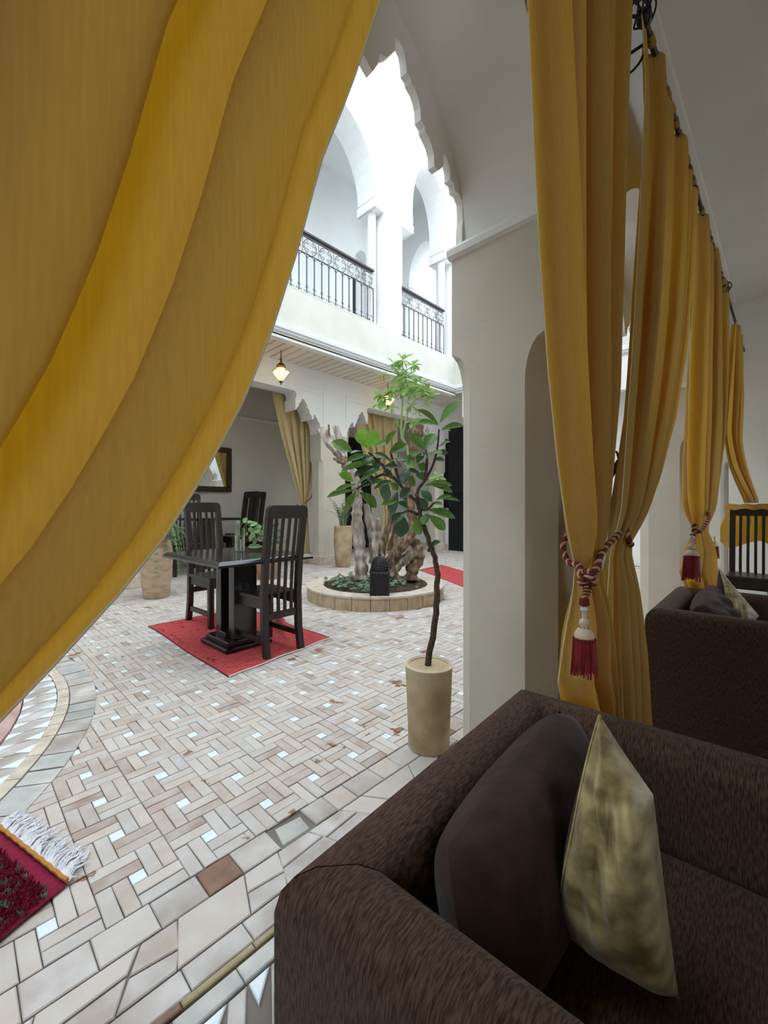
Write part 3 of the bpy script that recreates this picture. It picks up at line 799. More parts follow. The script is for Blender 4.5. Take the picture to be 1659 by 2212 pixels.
def tassel(parent, p, s=1., tilt=0.):
    """cord ends, bead, cream mould and a burgundy skirt, top at p"""
    e = bpy.data.objects.new('tassel', None); COL.objects.link(e); e.parent = parent; e.location = p; e.scale = (s,) * 3; e.rotation_euler = (0, tilt, 0)
    m = MB(); m.lathe([(.001, 0), (.010, -.004), (.012, -.014), (.007, -.022), (.006, -.045), (.0001, -.046)], 14); m.build('bead', 'tassel_bead', e, True)
    m = MB(); m.lathe([(.006, -.040), (.013, -.046), (.015, -.056), (.010, -.066), (.020, -.074), (.028, -.088), (.029, -.100), (.001, -.101)], 18); mo = m.build('mould', 'tassel_cream', e, True)
    m = MB()
    for k in range(9):
        for d in (1, -1):
            a0 = 2 * pi * k / 9
            m.tube([((.012 + .018 * t) * cos(a0 + d * t * .9), (.012 + .018 * t) * sin(a0 + d * t * .9), -.066 - .034 * t) for t in (0, .25, .5, .75, 1)], .0009, 4)
    m.build('net', 'cord_red', e)
    m = MB(); n = 40
    for i in range(n):
        a = 2 * pi * i / n; rr = .029
        rb = rr * (1.18 + .12 * sin(5 * i)); zb = -.205 + .012 * sin(3.3 * i)
        m.tube([(rr * cos(a), rr * sin(a), -.098), (rr * 1.1 * cos(a + .03), rr * 1.1 * sin(a + .03), -.15), (rb * cos(a - .02), rb * sin(a - .02), zb)], [.0034, .0032, .0026], 5)
    m.lathe([(.026, -.10), (.027, -.19), (.001, -.19)], 16); m.build('skirt', 'tassel_red', e, True)
    m = MB(); m.tube([(.0305 * cos(a), .0305 * sin(a), -.103) for a in [2 * pi * i / 20 for i in range(21)]], .004, 5); m.build('collar', 'cord_red', e, True)
    return e


hk = at_y(1326, 992, .575)
HK = Vector((hk[0], .575, hk[1]))
t = thing('wall_hook', 'small dark hook on the nearest pillar holding two tie-back cords', 'hook', (HK.x, YR, HK.z))
m = MB(); m.tube([(0, 0, -.02), (0, -.03, -.02), (.01, -.042, .0), (.014, -.035, .028), (.016, -.03, .036)], .005, 6); m.build('peg', 'black_iron', t, True)
m = MB(); m.box(-.012, .012, -.006, 0, -.045, .01); m.build('plate', 'black_iron', t)


def apx(u, v, y):
    q = at_y(u, v, y); return Vector((q[0], y, q[1]))


t1 = thing('tieback_cord', 'twisted burgundy and gold cord with red tassel on the curtain behind the armchair', 'tieback', HK)
off = lambda p: Vector(p) - HK
rope(t1, [off(p) for p in (HK + Vector((0, -.04, -.02)), apx(1352, 1120, .46), apx(1302, 1190, .40), apx(1290, 1225, .375), apx(1268, 1246, .365), apx(1254, 1240, .385), apx(1250, 1222, .42), (1.33, .50, .97), (1.5, .55, 1.05), HK + Vector((-.01, -.035, -.02)))], .0095, 34)
kn = apx(1266, 1248, .36)
m = MB(); kk = off(kn)
pts = [(kk.x + .017 * cos(a) * (1 + .3 * sin(2 * a)), kk.y - .004 + .012 * sin(2 * a), kk.z + .015 * sin(a)) for a in [i * 2 * pi / 24 for i in range(25)]]
rope(t1, pts[:-1], .008, 6)
lo = off(apx(1262, 1296, .352))
rope(t1, [kk + Vector((-.008, 0, -.005)), kk + Vector((-.016, -.004, -.025)), lo + Vector((-.003, 0, .004))], .0065, 5)
rope(t1, [kk + Vector((.008, 0, -.005)), kk + Vector((.013, -.004, -.025)), lo + Vector((.003, 0, .004))], .0065, 5)
m = MB(); m.lathe([(.001, .008), (.011, .004), (.012, -.012), (.001, -.016)], 12); o = m.build('cord_knot', 'cord_red', t1, True); o.location = lo
tassel(t1, lo + Vector((0, 0, -.012)), .78)

t2 = thing('tieback_cord', 'twisted burgundy cord hanging from the pillar hook round the orange-lit curtain', 'tieback', HK)
rope(t2, [off(p) for p in (HK + Vector((.004, -.04, -.015)), apx(1333, 1040, .50), apx(1345, 1110, .45), apx(1358, 1165, .41), apx(1360, 1178, .43), (1.84, .53, .955), (1.7, .54, .97))], .0095, 26)
rope(t2, [off(p) for p in (HK + Vector((-.006, -.04, -.015)), apx(1318, 1020, .53), apx(1319, 1120, .52), apx(1321, 1235, .52))], .0085, 18)
h3 = Vector((4.45, .575, 1.2))
t3 = thing('tieback_cord', 'burgundy and gold cord with small tassel on the curtain behind the second armchair', 'tieback', h3)
o3 = lambda p: Vector(p) - h3
rope(t3, [o3(p) for p in (h3, apx(1530, 1110, .40), apx(1518, 1140, .36), apx(1506, 1148, .35), apx(1503, 1138, .40))], .011, 22)
k3 = apx(1500, 1132, .34)
rope(t3, [o3(k3), o3(k3) + Vector((-.01, 0, -.05)), o3(apx(1496, 1155, .335))], .010, 6)
tassel(t3, o3(apx(1495, 1156, .335)), 1.0, .12)
tassel(t3, o3(apx(1543, 1158, .42)), .8, -.1)
t = thing('wall_hook', 'small dark hook on the second pillar behind a pale yellow curtain', 'hook', (4.45, YR, 1.2))
m = MB(); m.tube([(0, 0, 0), (0, -.03, 0), (.01, -.042, .02), (.014, -.035, .04)], .005, 6); m.build('peg', 'black_iron', t, True)


# ================================================================== ARMCHAIRS
def armchair(label, C1, rz, W, Dp, hz=.62, tk=.125):
    t = thing('armchair', label, 'armchair', (C1[0], C1[1], 0), rz)
    sec = [(0, .03), (0, hz - .06), (.006, hz - .032), (.020, hz - .012), (.042, hz), (tk - .042, hz), (tk - .020, hz - .012), (tk - .006, hz - .032), (tk, hz - .06), (tk, .06)]
    # local frame: x along the back, -y into the seat
    def strip(name, f0, f1):
        m = MB(); k = len(sec); N = 1
        vs = [f0(w_, z) for w_, z in sec] + [f1(w_, z) for w_, z in sec]
        fs = [(i, i + 1, i + 1 + k, i + k) for i in range(k - 1)] + [tuple(range(k)), tuple(range(2 * k - 1, k - 1, -1)), (0, k, 2 * k - 1, k - 1)]
        m.add(vs, fs); return m.build(name, 'chenille', t, True, angle=50)
    e = .0015
    strip('backrest', lambda w_, z: (w_ + e, -w_, z), lambda w_, z: (W - w_ - e, -w_, z))
    strip('armrest', lambda w_, z: (w_, -w_ - e, z), lambda w_, z: (w_, -Dp, z))
    strip('armrest', lambda w_, z: (W - w_, -w_ - e, z), lambda w_, z: (W - w_, -Dp, z))
    MB().box(tk, W - tk, -Dp + .01, -tk, .05, .27).build('seat_base', 'chenille', t, bevel=.01)
    m = MB(); m.box(tk + .003, W - tk - .003, -Dp - .02, -tk - .003, .272, .415); m.build('seat_cushion', 'chenille', t, bevel=.035, seg=4)
    for a in (.04, W - .04):
        for b in (-.04, -Dp + .04): MB().box(a - .025, a + .025, b - .025, b + .025, 0, .035).build('foot', 'dark_wood', t)
    return t


def cushion(name, label, c4, thick, front, back=None, cat='cushion', pinch=.07, rnd=0., inner=.5, seam=True, group=None, wob=0., side_w=0., bulge=0., back_thick=0.):
    """stuffed cushion through four corners TL, TR, BL, BR; front bulges along the normal TLxBL"""
    TL, TR, BL, BR = [Vector(p) for p in c4]; cen = (TL + TR + BL + BR) / 4
    nrm = ((TR - TL) + (BR - BL)).cross((BL - TL) + (BR - TR)).normalized() * -1
    t = thing(name, label, cat, cen, 0, group)
    N = 30

    def side(sg):
        def fn(a, b):
            u, v = 2 * a - 1, 2 * b - 1
            uu = u * (1 - (pinch if u > 0 else pinch - bulge) * (1 - v * v)); vv = v * (1 - pinch * (1 - u * u))
            uu, vv = uu * sqrt(1 - rnd * v * v / 2), vv * sqrt(1 - rnd * u * u / 2)
            p = TL.lerp(TR, (uu + 1) / 2).lerp(BL.lerp(BR, (uu + 1) / 2), (vv + 1) / 2)
            h = ((1 - abs(u) ** 2.6) * (1 - abs(v) ** 2.6)) ** inner
            h += wob * sin(7 * u + 3 * v) * (1 - u * u) * (1 - v * v) + .5 * wob * sin(13 * u - 9 * v + 1) * (1 - u * u) * (1 - v * v)
            return p - cen + nrm * sg * (thick if sg > 0 else (back_thick or thick)) / 2 * h
        return fn
    us = lambda b: side_w * (1 - (2 * b - 1) ** 2)        # where the front panel starts; a strip of the backing shows beside it
    f1, f0 = side(1), side(-1)
    m = MB(); m.grid(lambda a, b: f1(us(b) + (1 - us(b)) * a, b), N, N); m.build('front_panel', front, t, True, angle=180)
    m = MB(); m.grid(f0, N, N); m.build('back_panel', back or front, t, True, angle=180)
    if side_w:
        m = MB(); m.grid(lambda a, b: f1(us(b) * a, b), 6, N); m.build('side_panel', back or front, t, True, angle=180)
        MB().tube([f1(us(i / N), i / N) for i in range(N + 1)], .003, 5).build('seam', front, t, True)
    if seam:
        f = side(0); q = [f(i / N, 0) for i in range(N)] + [f(1, i / N) for i in range(N)] + [f(1 - i / N, 1) for i in range(N)] + [f(0, 1 - i / N) for i in range(N + 1)]
        MB().tube(q, .004, 5, False).build('piping', back or front, t, True)
    return t


RZ1 = radians(3.6); C1 = Vector((.318, .523, 0))
armchair('dark brown chenille armchair holding a gold velvet cushion, behind the nearest pillar', C1, RZ1, .842, .80)
M1 = Matrix.Translation(C1) @ Matrix.Rotation(RZ1, 4, 'Z')
lp = lambda a, b, z: M1 @ Vector((a, -b, z))
cushion('back_cushion', 'plump plain brown velvet cushion leaning on the nearest armchair back', [lp(.155, .175, .645), lp(.68, .175, .665), lp(.145, .255, .43), lp(.69, .255, .43)], .15, 'velvet_brown', inner=.26, pinch=.0, rnd=.28, wob=.05, seam=False)
TLc, BLc, BRc, TRc = at_d(1296, 1540, .745), at_d(1200, 2000, .685), at_d(1470, 2165, .60), at_d(1412, 1715, .65)
cushion('throw_cushion', 'gold crushed-velvet square cushion with brown back in the nearest armchair', [TLc, TRc, BLc, BRc], .22, 'velvet_gold', 'velvet_brown', inner=.52, pinch=.03, rnd=.07, wob=.10, side_w=.13, bulge=.14, seam=False, back_thick=.12)
C2 = Vector((2.44, .53, 0)); RZ2 = radians(1.5)
armchair('brown chenille armchair beside the curtain with the small red tassel', C2, RZ2, .87, .80)
M2 = Matrix.Translation(C2) @ Matrix.Rotation(RZ2, 4, 'Z')
lp = lambda a, b, z: M2 @ Vector((a, -b, z))
cushion('back_cushion', 'creased brown velvet cushion slumped in the second armchair', [lp(.15, .185, .63), lp(.70, .185, .68), lp(.15, .34, .41), lp(.70, .34, .41)], .15, 'velvet_brown', inner=.28, pinch=.0, rnd=.3, wob=.16, seam=False)
cushion('throw_cushion', 'gold and brown cushion upright in the second armchair', [at_d(1553, 1226, 2.42), at_d(1640, 1330, 2.25), at_d(1545, 1345, 2.35), at_d(1602, 1390, 2.2)], .12, 'velvet_gold', 'velvet_brown', inner=.55, pinch=.03, wob=.1, side_w=.3, bulge=.1, seam=False)


# ================================================================== TALL SLAT CHAIRS AND TABLES
def tall_chair(label, group=None, mat='dark_wood'):
    t = thing('dining_chair', label, 'chair', (0, 0, 0), 0, group)
    hw = .155
    def post(sx):
        m = MB(); Q = [(-.235, 0), (-.205, .18), (-.195, .45), (-.215, .70), (-.255, .98), (-.268, 1.06)]
        vs = []; fs = []
        for y_, z in Q:
            a, b = .0245, .022
            vs += [(sx * hw - a, y_ - b, z), (sx * hw + a, y_ - b, z), (sx * hw + a, y_ + b, z), (sx * hw - a, y_ + b, z)]
        for i in range(len(Q) - 1):
            for j in range(4): fs.append((i * 4 + j, i * 4 + (j + 1) % 4, i * 4 + 4 + (j + 1) % 4, i * 4 + 4 + j))
        fs += [(3, 2, 1, 0), tuple(len(vs) - 4 + j for j in range(4))]
        m.add(vs, fs); m.build('back_post', mat, t, bevel=.003)
    for s_ in (-1, 1):
        post(s_)
        MB().box(s_ * hw - .0225, s_ * hw + .0225, .18, .225, 0, .425).build('leg', mat, t, bevel=.003)
        MB().box(s_ * hw - .012, s_ * hw + .012, -.18, .18, .10, .14).build('stretcher', mat, t)
        MB().box(s_ * hw - .012, s_ * hw + .012, -.18, .185, .355, .425).build('apron', mat, t)
    MB().box(-hw + .02, hw - .02, .19, .215, .355, .425).build('apron', mat, t)
    MB().box(-hw + .02, hw - .02, -.212, -.188, .27, .32).build('lower_rail', mat, t)
    MB().box(-hw - .025, hw + .025, -.175, .24, .425, .455).build('seat', mat, t, bevel=.006)
    m = MB(); W_ = hw + .0245; out = [(-W_, 0), (-W_, .055)] + [(-W_ + .045 * (1 - cos(a)), .055 + .045 * sin(a)) for a in [pi / 2 * i / 6 for i in range(1, 7)]]
    out += [(-x_, z) for x_, z in reversed(out)]
    # crest follows the lean of the posts
    lean = .06 / .5; vs = [(x_, -.268 + .022 - lean * z * .9, 1.035 + z) for x_, z in out] + [(x_, -.268 - .022 - lean * z * .9, 1.035 + z) for x_, z in out]; k = len(out)
    m.add(vs, [tuple(range(k)), tuple(range(2 * k - 1, k - 1, -1))] + [(i, i + k, (i + 1) % k + k, (i + 1) % k) for i in range(k)]); m.build('crest_rail', mat, t, bevel=.003)
    for i in range(4):
        x_ = -.09 + .06 * i; m = MB()
        Q = [(-.20, .31), (-.197, .45), (-.215, .70), (-.255, .98), (-.264, 1.045)]
        for (ya, za), (yb, zb) in zip(Q, Q[1:]): m.bar((x_, ya, za), (x_, yb, zb), .024, .013, (0, 1, 0))
        m.build('slat', mat, t)
    return t


ch = tall_chair('dark tall slat-back chair with its back to the gallery, on the red rug'); ch.location = (1.782, 3.03, .008); ch.rotation_euler = (0, 0, radians(3))
copy_tree(ch, loc=(1.835, 4.07, .008), rz=radians(180 + 3), label='dark tall slat-back chair beyond the table, beside the potted fern', scale=1.03)


def pedestal_table(label, loc, rz, lx, ly, h, group=None):
    t = thing('pedestal_table', label, 'table', loc, rz, group)
    m = MB(); a, b = lx / 2, ly / 2; vs = []; prof = [(0, h - .035), (.0, h - .022), (.018, h - .010), (.022, h)]
    rows = [(-.02, h - .045), (0, h - .04), (0, h - .024), (-.020, h - .006), (-.028, h)]
    for d, z in rows: vs += [(-a - d, -b - d, z), (a + d, -b - d, z), (a + d, b + d, z), (-a - d, b + d, z)]
    vs = []
    for d, z in rows: vs += [(-a - d * -1, -b + -d, z) if False else (-(a + d), -(b + d), z), ((a + d), -(b + d), z), ((a + d), (b + d), z), (-(a + d), (b + d), z)]
    fs = [tuple((3, 2, 1, 0)), tuple(16 + j for j in range(4))]
    for i in range(4):
        for j in range(4): fs.append((i * 4 + j, i * 4 + (j + 1) % 4, i * 4 + 4 + (j + 1) % 4, i * 4 + 4 + j))
    m.add(vs, fs); m.build('tabletop', 'black_lacquer', t)
    for y_ in (-.10, .12):
        MB().box(-.10, .10, y_ - .045, y_ + .045, .075, h - .04).build('pedestal', 'black_lacquer', t, bevel=.006)
    MB().box(-.13, .13, -.06, .08, .075, .12).build('foot_block', 'black_lacquer', t, bevel=.006)
    m = MB(); m.box(-.20, .20, -.215, .235, 0, .035); m.box(-.17, .17, -.18, .20, .035, .075); m.build('base', 'black_lacquer', t, bevel=.008)
    return t


pedestal_table('glossy black dining table on a square pedestal, standing on the red rug', (1.66, 3.295, .008), radians(1.2), .80, 1.0, .742)

# far gallery set
g1 = copy_tree(ch, loc=(2.80, 7.30, 0), rz=radians(160), label='dark tall slat-back chair beside the fern pot in the far gallery', scale=1.2)
g2 = copy_tree(ch, loc=(3.92, 7.75, 0), rz=radians(100), label='dark tall slat-back chair drawn up under the framed mirror', scale=1.27)
g3 = copy_tree(ch, loc=(4.30, 8.20, 0), rz=radians(96), label='dark tall slat-back chair overlapped by its neighbour under the mirror', scale=1.28)
pedestal_table('dark table half hidden in the far gallery under the framed mirror', (3.35, 7.85, 0), 0, .9, 1.0, .93)

# chair by the end wall carrying the draped curtain
e1 = copy_tree(ch, loc=(5.56, .29, 0), rz=radians(90), label='black slat chair with a yellow curtain thrown over its back', scale=1.0)

# ================================================================== RUGS
r1 = thing('flat_rug', 'faded red flat-woven rug under the table with one corner rucked up', 'rug')
RC = [Vector((1.315, 4.36)), Vector((1.285, 2.675)), Vector((2.27, 2.845)), Vector((2.30, 4.42))]  # back left, front left, front right, back right


def rug_pt(s, t):
    p = RC[0].lerp(RC[3], s).lerp(RC[1].lerp(RC[2], s), t)
    z = .006 + .0015 * sin(9 * s + 4 * t) + .002 * sin(6 * t + 2)
    # rucked fold near the right corner
    d = (s - .80) * .75 + (t - .72) * .65; along = (s - .86) * .65 - (t - .78) * .75
    z += .13 * math.exp(-(d / .035) ** 2) * math.exp(-((along - .16) / .17) ** 2) if s > .6 and t > .4 else 0
    e = sin(17 * s) * .006 if t in (0., 1.) else 0
    return (p.x + .006 * sin(8 * t), p.y + e, z)


m = MB(); m.grid(rug_pt, 60, 80); o = m.build('field', 'red_rug', r1, True, angle=180)
sm = o.modifiers.new('s', 'SOLIDIFY'); sm.thickness = .004; sm.offset = 1
for t_ in (.0, 1.0): MB().tube([rug_pt(i / 60, t_) for i in range(61)], .005, 5).build('binding', 'rug_edge', r1)
for s_ in (0., 1.): MB().tube([rug_pt(s_, i / 60) for i in range(61)], .004, 5).build('side_cord', 'rug_stitch', r1)
m = MB(); rr = random.Random(5)
for i in range(46):
    s_, t_ = (rr.choice((.04, .07)) if i % 2 else rr.uniform(.1, .7)), rr.uniform(.05, .95)
    a = Vector(rug_pt(s_, t_)) + Vector((0, 0, .006)); q = rr.uniform(0, 6.28); m.tube([a, a + Vector((.02 * cos(q), .02 * sin(q), 0))], .0022, 4)
m.build('stitch_motifs', 'rug_stitch', r1)['kind'] = 'stuff'
# second red rug behind the planter
r2 = thing('flat_rug', 'plain red rug lying between the planter and the pillar', 'rug')
q = [gp(907, 1232), gp(955, 1221), gp(1060, 1250), gp(1005, 1270)]
def rug2(s, t):
    p = Vector(q[0]).lerp(Vector(q[1]), s).lerp(Vector(q[3]).lerp(Vector(q[2]), s), t); return (p.x, p.y, .005 + .002 * sin(7 * s + 5 * t))
m = MB(); m.grid(rug2, 20, 20); o = m.build('field', 'red_rug', r2, True, angle=180); sm = o.modifiers.new('s', 'SOLIDIFY'); sm.thickness = .005; sm.offset = 1
for t_ in (0., 1.): MB().tube([rug2(i / 20, t_) for i in range(21)], .006, 5).build('binding', 'rug_stitch', r2)

# shaggy rug with wool fringe
r3 = thing('shaggy_rug', 'crimson shaggy rug with grey-green marks and a white wool fringe', 'rug', (.246, 1.544, 0))
E1 = Vector((-.272, .962, 0)); E2 = Vector((-.90, -.436, 0))           # along the fringed end, along the side
m = MB()
def rg(s, t): 
    p = E1 * (.46 * s) + E2 * (1.5 * t); return (p.x, p.y, .010 + (.012 if .0 < s < 1 and 0 < t < 1 else 0))
m.grid(rg, 40, 40); m.build('backing', 'rug_band', r3, True)
m = MB(); mk = MB(); rr = random.Random(9)
for i in range(9500):
    s_, t_ = rr.uniform(.02, .98), rr.uniform(0, 1)
    p = E1 * (.46 * s_) + E2 * (.05 + .42 * t_); p.z = .014; h = rr.uniform(.012, .022); d = Vector((rr.gauss(0, .006), rr.gauss(0, .006), h))
    k = sin(s_ * 26 + 5 * sin(t_ * 13)) * sin(t_ * 26 + 3 * sin(s_ * 10))
    (mk if k > .62 else m).tube([p, p + d * .6, p + d], [.0042, .0036, .0012], 4, False)
m.build('pile', 'shag_red', r3)['kind'] = 'stuff'; mk.build('pile_marks', 'shag_mark', r3)['kind'] = 'stuff'
MB().tube([E1 * (.46 * i / 60) + Vector((.0012 * sin(i), .0012 * cos(i), .022)) for i in range(61)], .006, 6).build('binding', 'rug_binding', r3, True)
m = MB()
for i in range(210):
    a = .46 * i / 210; p = E1 * a + Vector((.004, 0, .018)); L_ = rr.uniform(.07, .115) * (1 if (i % 37) > 3 else .3)
    dr = (-E2 * .80 + E1 * .35 + Vector((rr.gauss(0, .12), rr.gauss(0, .12), 0))).normalized()
    if 82 < i < 96: dr = (dr + E1 * .5).normalized()
    m.tube([p, p + dr * L_ * .35 + Vector((0, 0, rr.uniform(.002, .012))), p + dr * L_ * .7 + E1 * rr.gauss(0, .008) + Vector((0, 0, -.006)), p + dr * L_ + Vector((0, 0, -.012))], [.0022, .002, .0018, .0012], 4, False)
m.build('fringe', 'fringe_wool', r3)['kind'] = 'stuff'

# ================================================================== POTS AND PLANTS
def pot(parent, prof, mat, rim_mat, soil_mat, soil_r, soil_z, wall=.02):
    m = MB(); R, Z = prof[-1]
    m.lathe([(.001, prof[0][1])] + prof, 36); m.build('pot', mat, parent, True)
    m = MB(); m.lathe([(R, Z - .002), (R + .004, Z + .006), (R - wall * .5, Z + .012), (R - wall, Z + .004), (R - wall - .004, soil_z - .01)], 36); m.build('rim', rim_mat, parent, True)
    m = MB()
    def so(a, b):
        r = soil_r * b; th = 2 * pi * a; return (r * cos(th), r * sin(th), soil_z + (.006 * sin(17 * a + 9 * b) + .006 * sin(31 * b + 40 * a)) * (1 if b < 1 else 0))
    m.grid(so, 30, 8); m.build('soil', soil_mat, parent, True)


def leaf_mesh(name, mat, tipp=1.0, fold=.10, curl=.12, wave=0., wid=.5, pos=.5, n=10):
    """unit leaf along +x, width 1 across y, folded on the midrib"""
    m = MB(); vs = []
    for i in range(n + 1):
        t = i / n; w_ = (sin(pi * t ** (math.log(.5) / math.log(pos))) ** .75) if 0 < t < 1 else 0
        if t > .9: w_ *= tipp + (1 - tipp)
        for j in (-1, -.5, 0, .5, 1):
            vs.append((t, .5 * w_ * j, fold * abs(j) * w_ - curl * t * t + wave * sin(9 * t + 3 * j) * abs(j)))
    fs = [(i * 5 + j, i * 5 + j + 1, i * 5 + j + 6, i * 5 + j + 5) for i in range(n) for j in range(4)]
    m.add(vs, fs); return m.mesh(name, mat, True)


def put_leaf(me, name, parent, base, tip, width, nrm, origin=(0, 0, 0)):
    base, tip = Vector(base), Vector(tip); X = tip - base; L_ = X.length; X.normalize()
    Z = Vector(nrm); Z = (Z - X * Z.dot(X)); Z = Z.normalized() if Z.length > 1e-4 else X.orthogonal().normalized(); Y = Z.cross(X)
    M = Matrix(((X.x * L_, Y.x * width, Z.x * L_, base.x), (X.y * L_, Y.y * width, Z.y * L_, base.y), (X.z * L_, Y.z * width, Z.z * L_, base.z), (0, 0, 0, 1)))
    return inst(me, name, parent, Matrix.Translation(-Vector(origin)) @ M)


LFIG = [leaf_mesh('fig_leaf_a', 'leaf_fig', pos=.58), leaf_mesh('fig_leaf_b', 'leaf_fig_dark', pos=.58, curl=.2), leaf_mesh('fig_leaf_c', 'leaf_fig_bright', pos=.6, fold=.16)]
FWD = Vector((CT, ST, 0)); RGT = Vector((ST, -CT, 0)); UP = Vector((0, 0, 1))

# ---- fig tree in the tall clay pot by the pillar
pb = gp(930, 1632); PB = Vector((1.585, 1.235, 0))
fig = thing('potted_fig_tree', 'slender fig tree with big leaves in a tall tan clay pot by the pillar', 'plant', PB)
pot(fig, [(.094, 0), (.098, .01), (.100, .10), (.106, .25), (.111, .38)], 'clay_tan', 'clay_rim', 'gravel', .092, .345, .018)
DP = PB.x * CT + PB.y * ST
Z4 = lambda x, y: (660 + x / 3.814, 760 + y / 3.814)


def fp(x, y, dd=0.): u, v = Z4(x, y); return at_d(u, v, DP + dd) - PB


trunk = smoothline([Vector((-.005, .01, .34)), fp(1075, 2150), fp(1082, 1950), fp(1085, 1800), fp(1040, 1620), fp(960, 1400), fp(930, 1260), fp(915, 1170)], 5)
MB().tube([p + Vector((.003 * sin(5 * i), .003 * cos(3 * i), 0)) for i, p in enumerate(trunk)], [.016 - .007 * i / len(trunk) for i in range(len(trunk))], 10).build('trunk', 'bark_twig', fig, True)
for br in ([(920, 1240), (890, 1210), (820, 1140), (730, 1040), (640, 950), (590, 890)], [(918, 1200), (930, 1130), (990, 1050), (1050, 930), (1085, 800), (1100, 640)], [(730, 1040), (640, 1010), (520, 1070), (420, 1130)],
           [(690, 990), (600, 900), (520, 830)], [(935, 1290), (1000, 1300), (1060, 1240)], [(925, 1340), (850, 1310), (800, 1330)], [(985, 1050), (1000, 900), (990, 800)], [(780, 1090), (740, 960), (700, 830)], [(1040, 1620), (1012, 1640), (1022, 1610)]):
    P = smoothline([fp(*b, random.uniform(-.04, .04)) for b in br], 4)
    MB().tube(P, [.0085 - .0045 * i / len(P) for i in range(len(P))], 7).build('branch', 'bark_twig', fig, True)
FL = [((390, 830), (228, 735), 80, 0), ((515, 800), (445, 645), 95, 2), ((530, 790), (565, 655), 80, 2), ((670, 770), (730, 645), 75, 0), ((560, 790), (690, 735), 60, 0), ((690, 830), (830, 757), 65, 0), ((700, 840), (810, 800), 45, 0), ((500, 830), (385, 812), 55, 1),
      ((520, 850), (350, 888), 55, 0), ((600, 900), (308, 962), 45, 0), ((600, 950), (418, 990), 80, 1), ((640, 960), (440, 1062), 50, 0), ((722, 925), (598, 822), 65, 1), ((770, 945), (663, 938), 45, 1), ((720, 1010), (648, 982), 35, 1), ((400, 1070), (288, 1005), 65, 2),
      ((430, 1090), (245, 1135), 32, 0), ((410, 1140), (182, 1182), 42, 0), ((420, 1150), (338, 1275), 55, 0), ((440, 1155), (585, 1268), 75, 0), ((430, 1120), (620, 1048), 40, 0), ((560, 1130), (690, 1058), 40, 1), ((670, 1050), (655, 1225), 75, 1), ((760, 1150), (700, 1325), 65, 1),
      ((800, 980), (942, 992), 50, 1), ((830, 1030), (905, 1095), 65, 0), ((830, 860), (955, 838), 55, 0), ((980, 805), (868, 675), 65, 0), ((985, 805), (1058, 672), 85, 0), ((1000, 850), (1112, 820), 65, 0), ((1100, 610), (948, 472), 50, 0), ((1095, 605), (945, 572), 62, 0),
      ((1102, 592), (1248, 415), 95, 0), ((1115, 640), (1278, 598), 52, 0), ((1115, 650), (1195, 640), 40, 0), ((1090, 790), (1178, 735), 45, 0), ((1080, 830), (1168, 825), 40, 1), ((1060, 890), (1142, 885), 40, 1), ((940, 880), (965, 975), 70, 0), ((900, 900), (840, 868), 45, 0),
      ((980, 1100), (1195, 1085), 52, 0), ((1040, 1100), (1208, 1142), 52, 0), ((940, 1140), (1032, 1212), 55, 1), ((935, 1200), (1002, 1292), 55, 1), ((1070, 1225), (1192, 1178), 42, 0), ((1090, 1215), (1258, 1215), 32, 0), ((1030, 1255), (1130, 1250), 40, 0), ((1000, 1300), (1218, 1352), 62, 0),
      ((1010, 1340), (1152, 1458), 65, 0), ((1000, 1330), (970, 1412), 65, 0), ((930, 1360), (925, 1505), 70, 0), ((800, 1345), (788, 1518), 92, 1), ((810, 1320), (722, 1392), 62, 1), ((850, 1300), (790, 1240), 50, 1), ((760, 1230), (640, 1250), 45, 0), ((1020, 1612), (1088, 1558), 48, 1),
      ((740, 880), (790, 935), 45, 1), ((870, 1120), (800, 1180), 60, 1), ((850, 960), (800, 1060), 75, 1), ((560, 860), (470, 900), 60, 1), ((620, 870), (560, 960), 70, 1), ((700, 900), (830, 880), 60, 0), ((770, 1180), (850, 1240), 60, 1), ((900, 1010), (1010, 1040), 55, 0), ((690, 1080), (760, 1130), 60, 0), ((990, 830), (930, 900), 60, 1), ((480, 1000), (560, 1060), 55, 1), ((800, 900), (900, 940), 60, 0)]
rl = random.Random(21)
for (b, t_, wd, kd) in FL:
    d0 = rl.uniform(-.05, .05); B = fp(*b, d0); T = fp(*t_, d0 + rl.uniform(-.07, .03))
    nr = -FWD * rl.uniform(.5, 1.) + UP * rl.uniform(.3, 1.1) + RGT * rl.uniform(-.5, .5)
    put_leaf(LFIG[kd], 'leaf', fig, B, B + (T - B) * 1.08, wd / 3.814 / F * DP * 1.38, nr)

# ---- round planter with old trunks, sapling, ivy
pl = thing('round_planter', 'low round stone planter ring filled with soil', 'planter', (PX, PY, 0))
for i in range(26):
    a0, a1 = 2 * pi * i / 26 + .004, 2 * pi * (i + 1) / 26 - .004
    ring_piece('side_tile', .80, .86, a0, a1, 'stone_side', -.005, .135, pl); ring_piece('cap_tile', .66, .868, a0 - .002, a1 + .002, 'stone_cap', .136, .158, pl)
m = MB()
def so(a, b):
    r = .662 * b; th = 2 * pi * a; return (r * cos(th), r * sin(th), .135 + .03 * (1 - b * b) + (.010 * sin(23 * a + 14 * b) + .008 * sin(41 * b + 50 * a)) * (1 if b < 1 else 0))
m.grid(so, 60, 16); m.build('soil', 'soil', pl, True)
DPL = PX * CT + PY * ST
old = thing('old_tree', 'gnarled bare tree of several pale cut-off trunks in the round planter', 'tree', (PX, PY, .15))
PO = Vector((PX, PY, .15))
def op(x, y, dd=0.): u, v = Z4(x, y); return at_d(u, v, DPL + dd) - PO


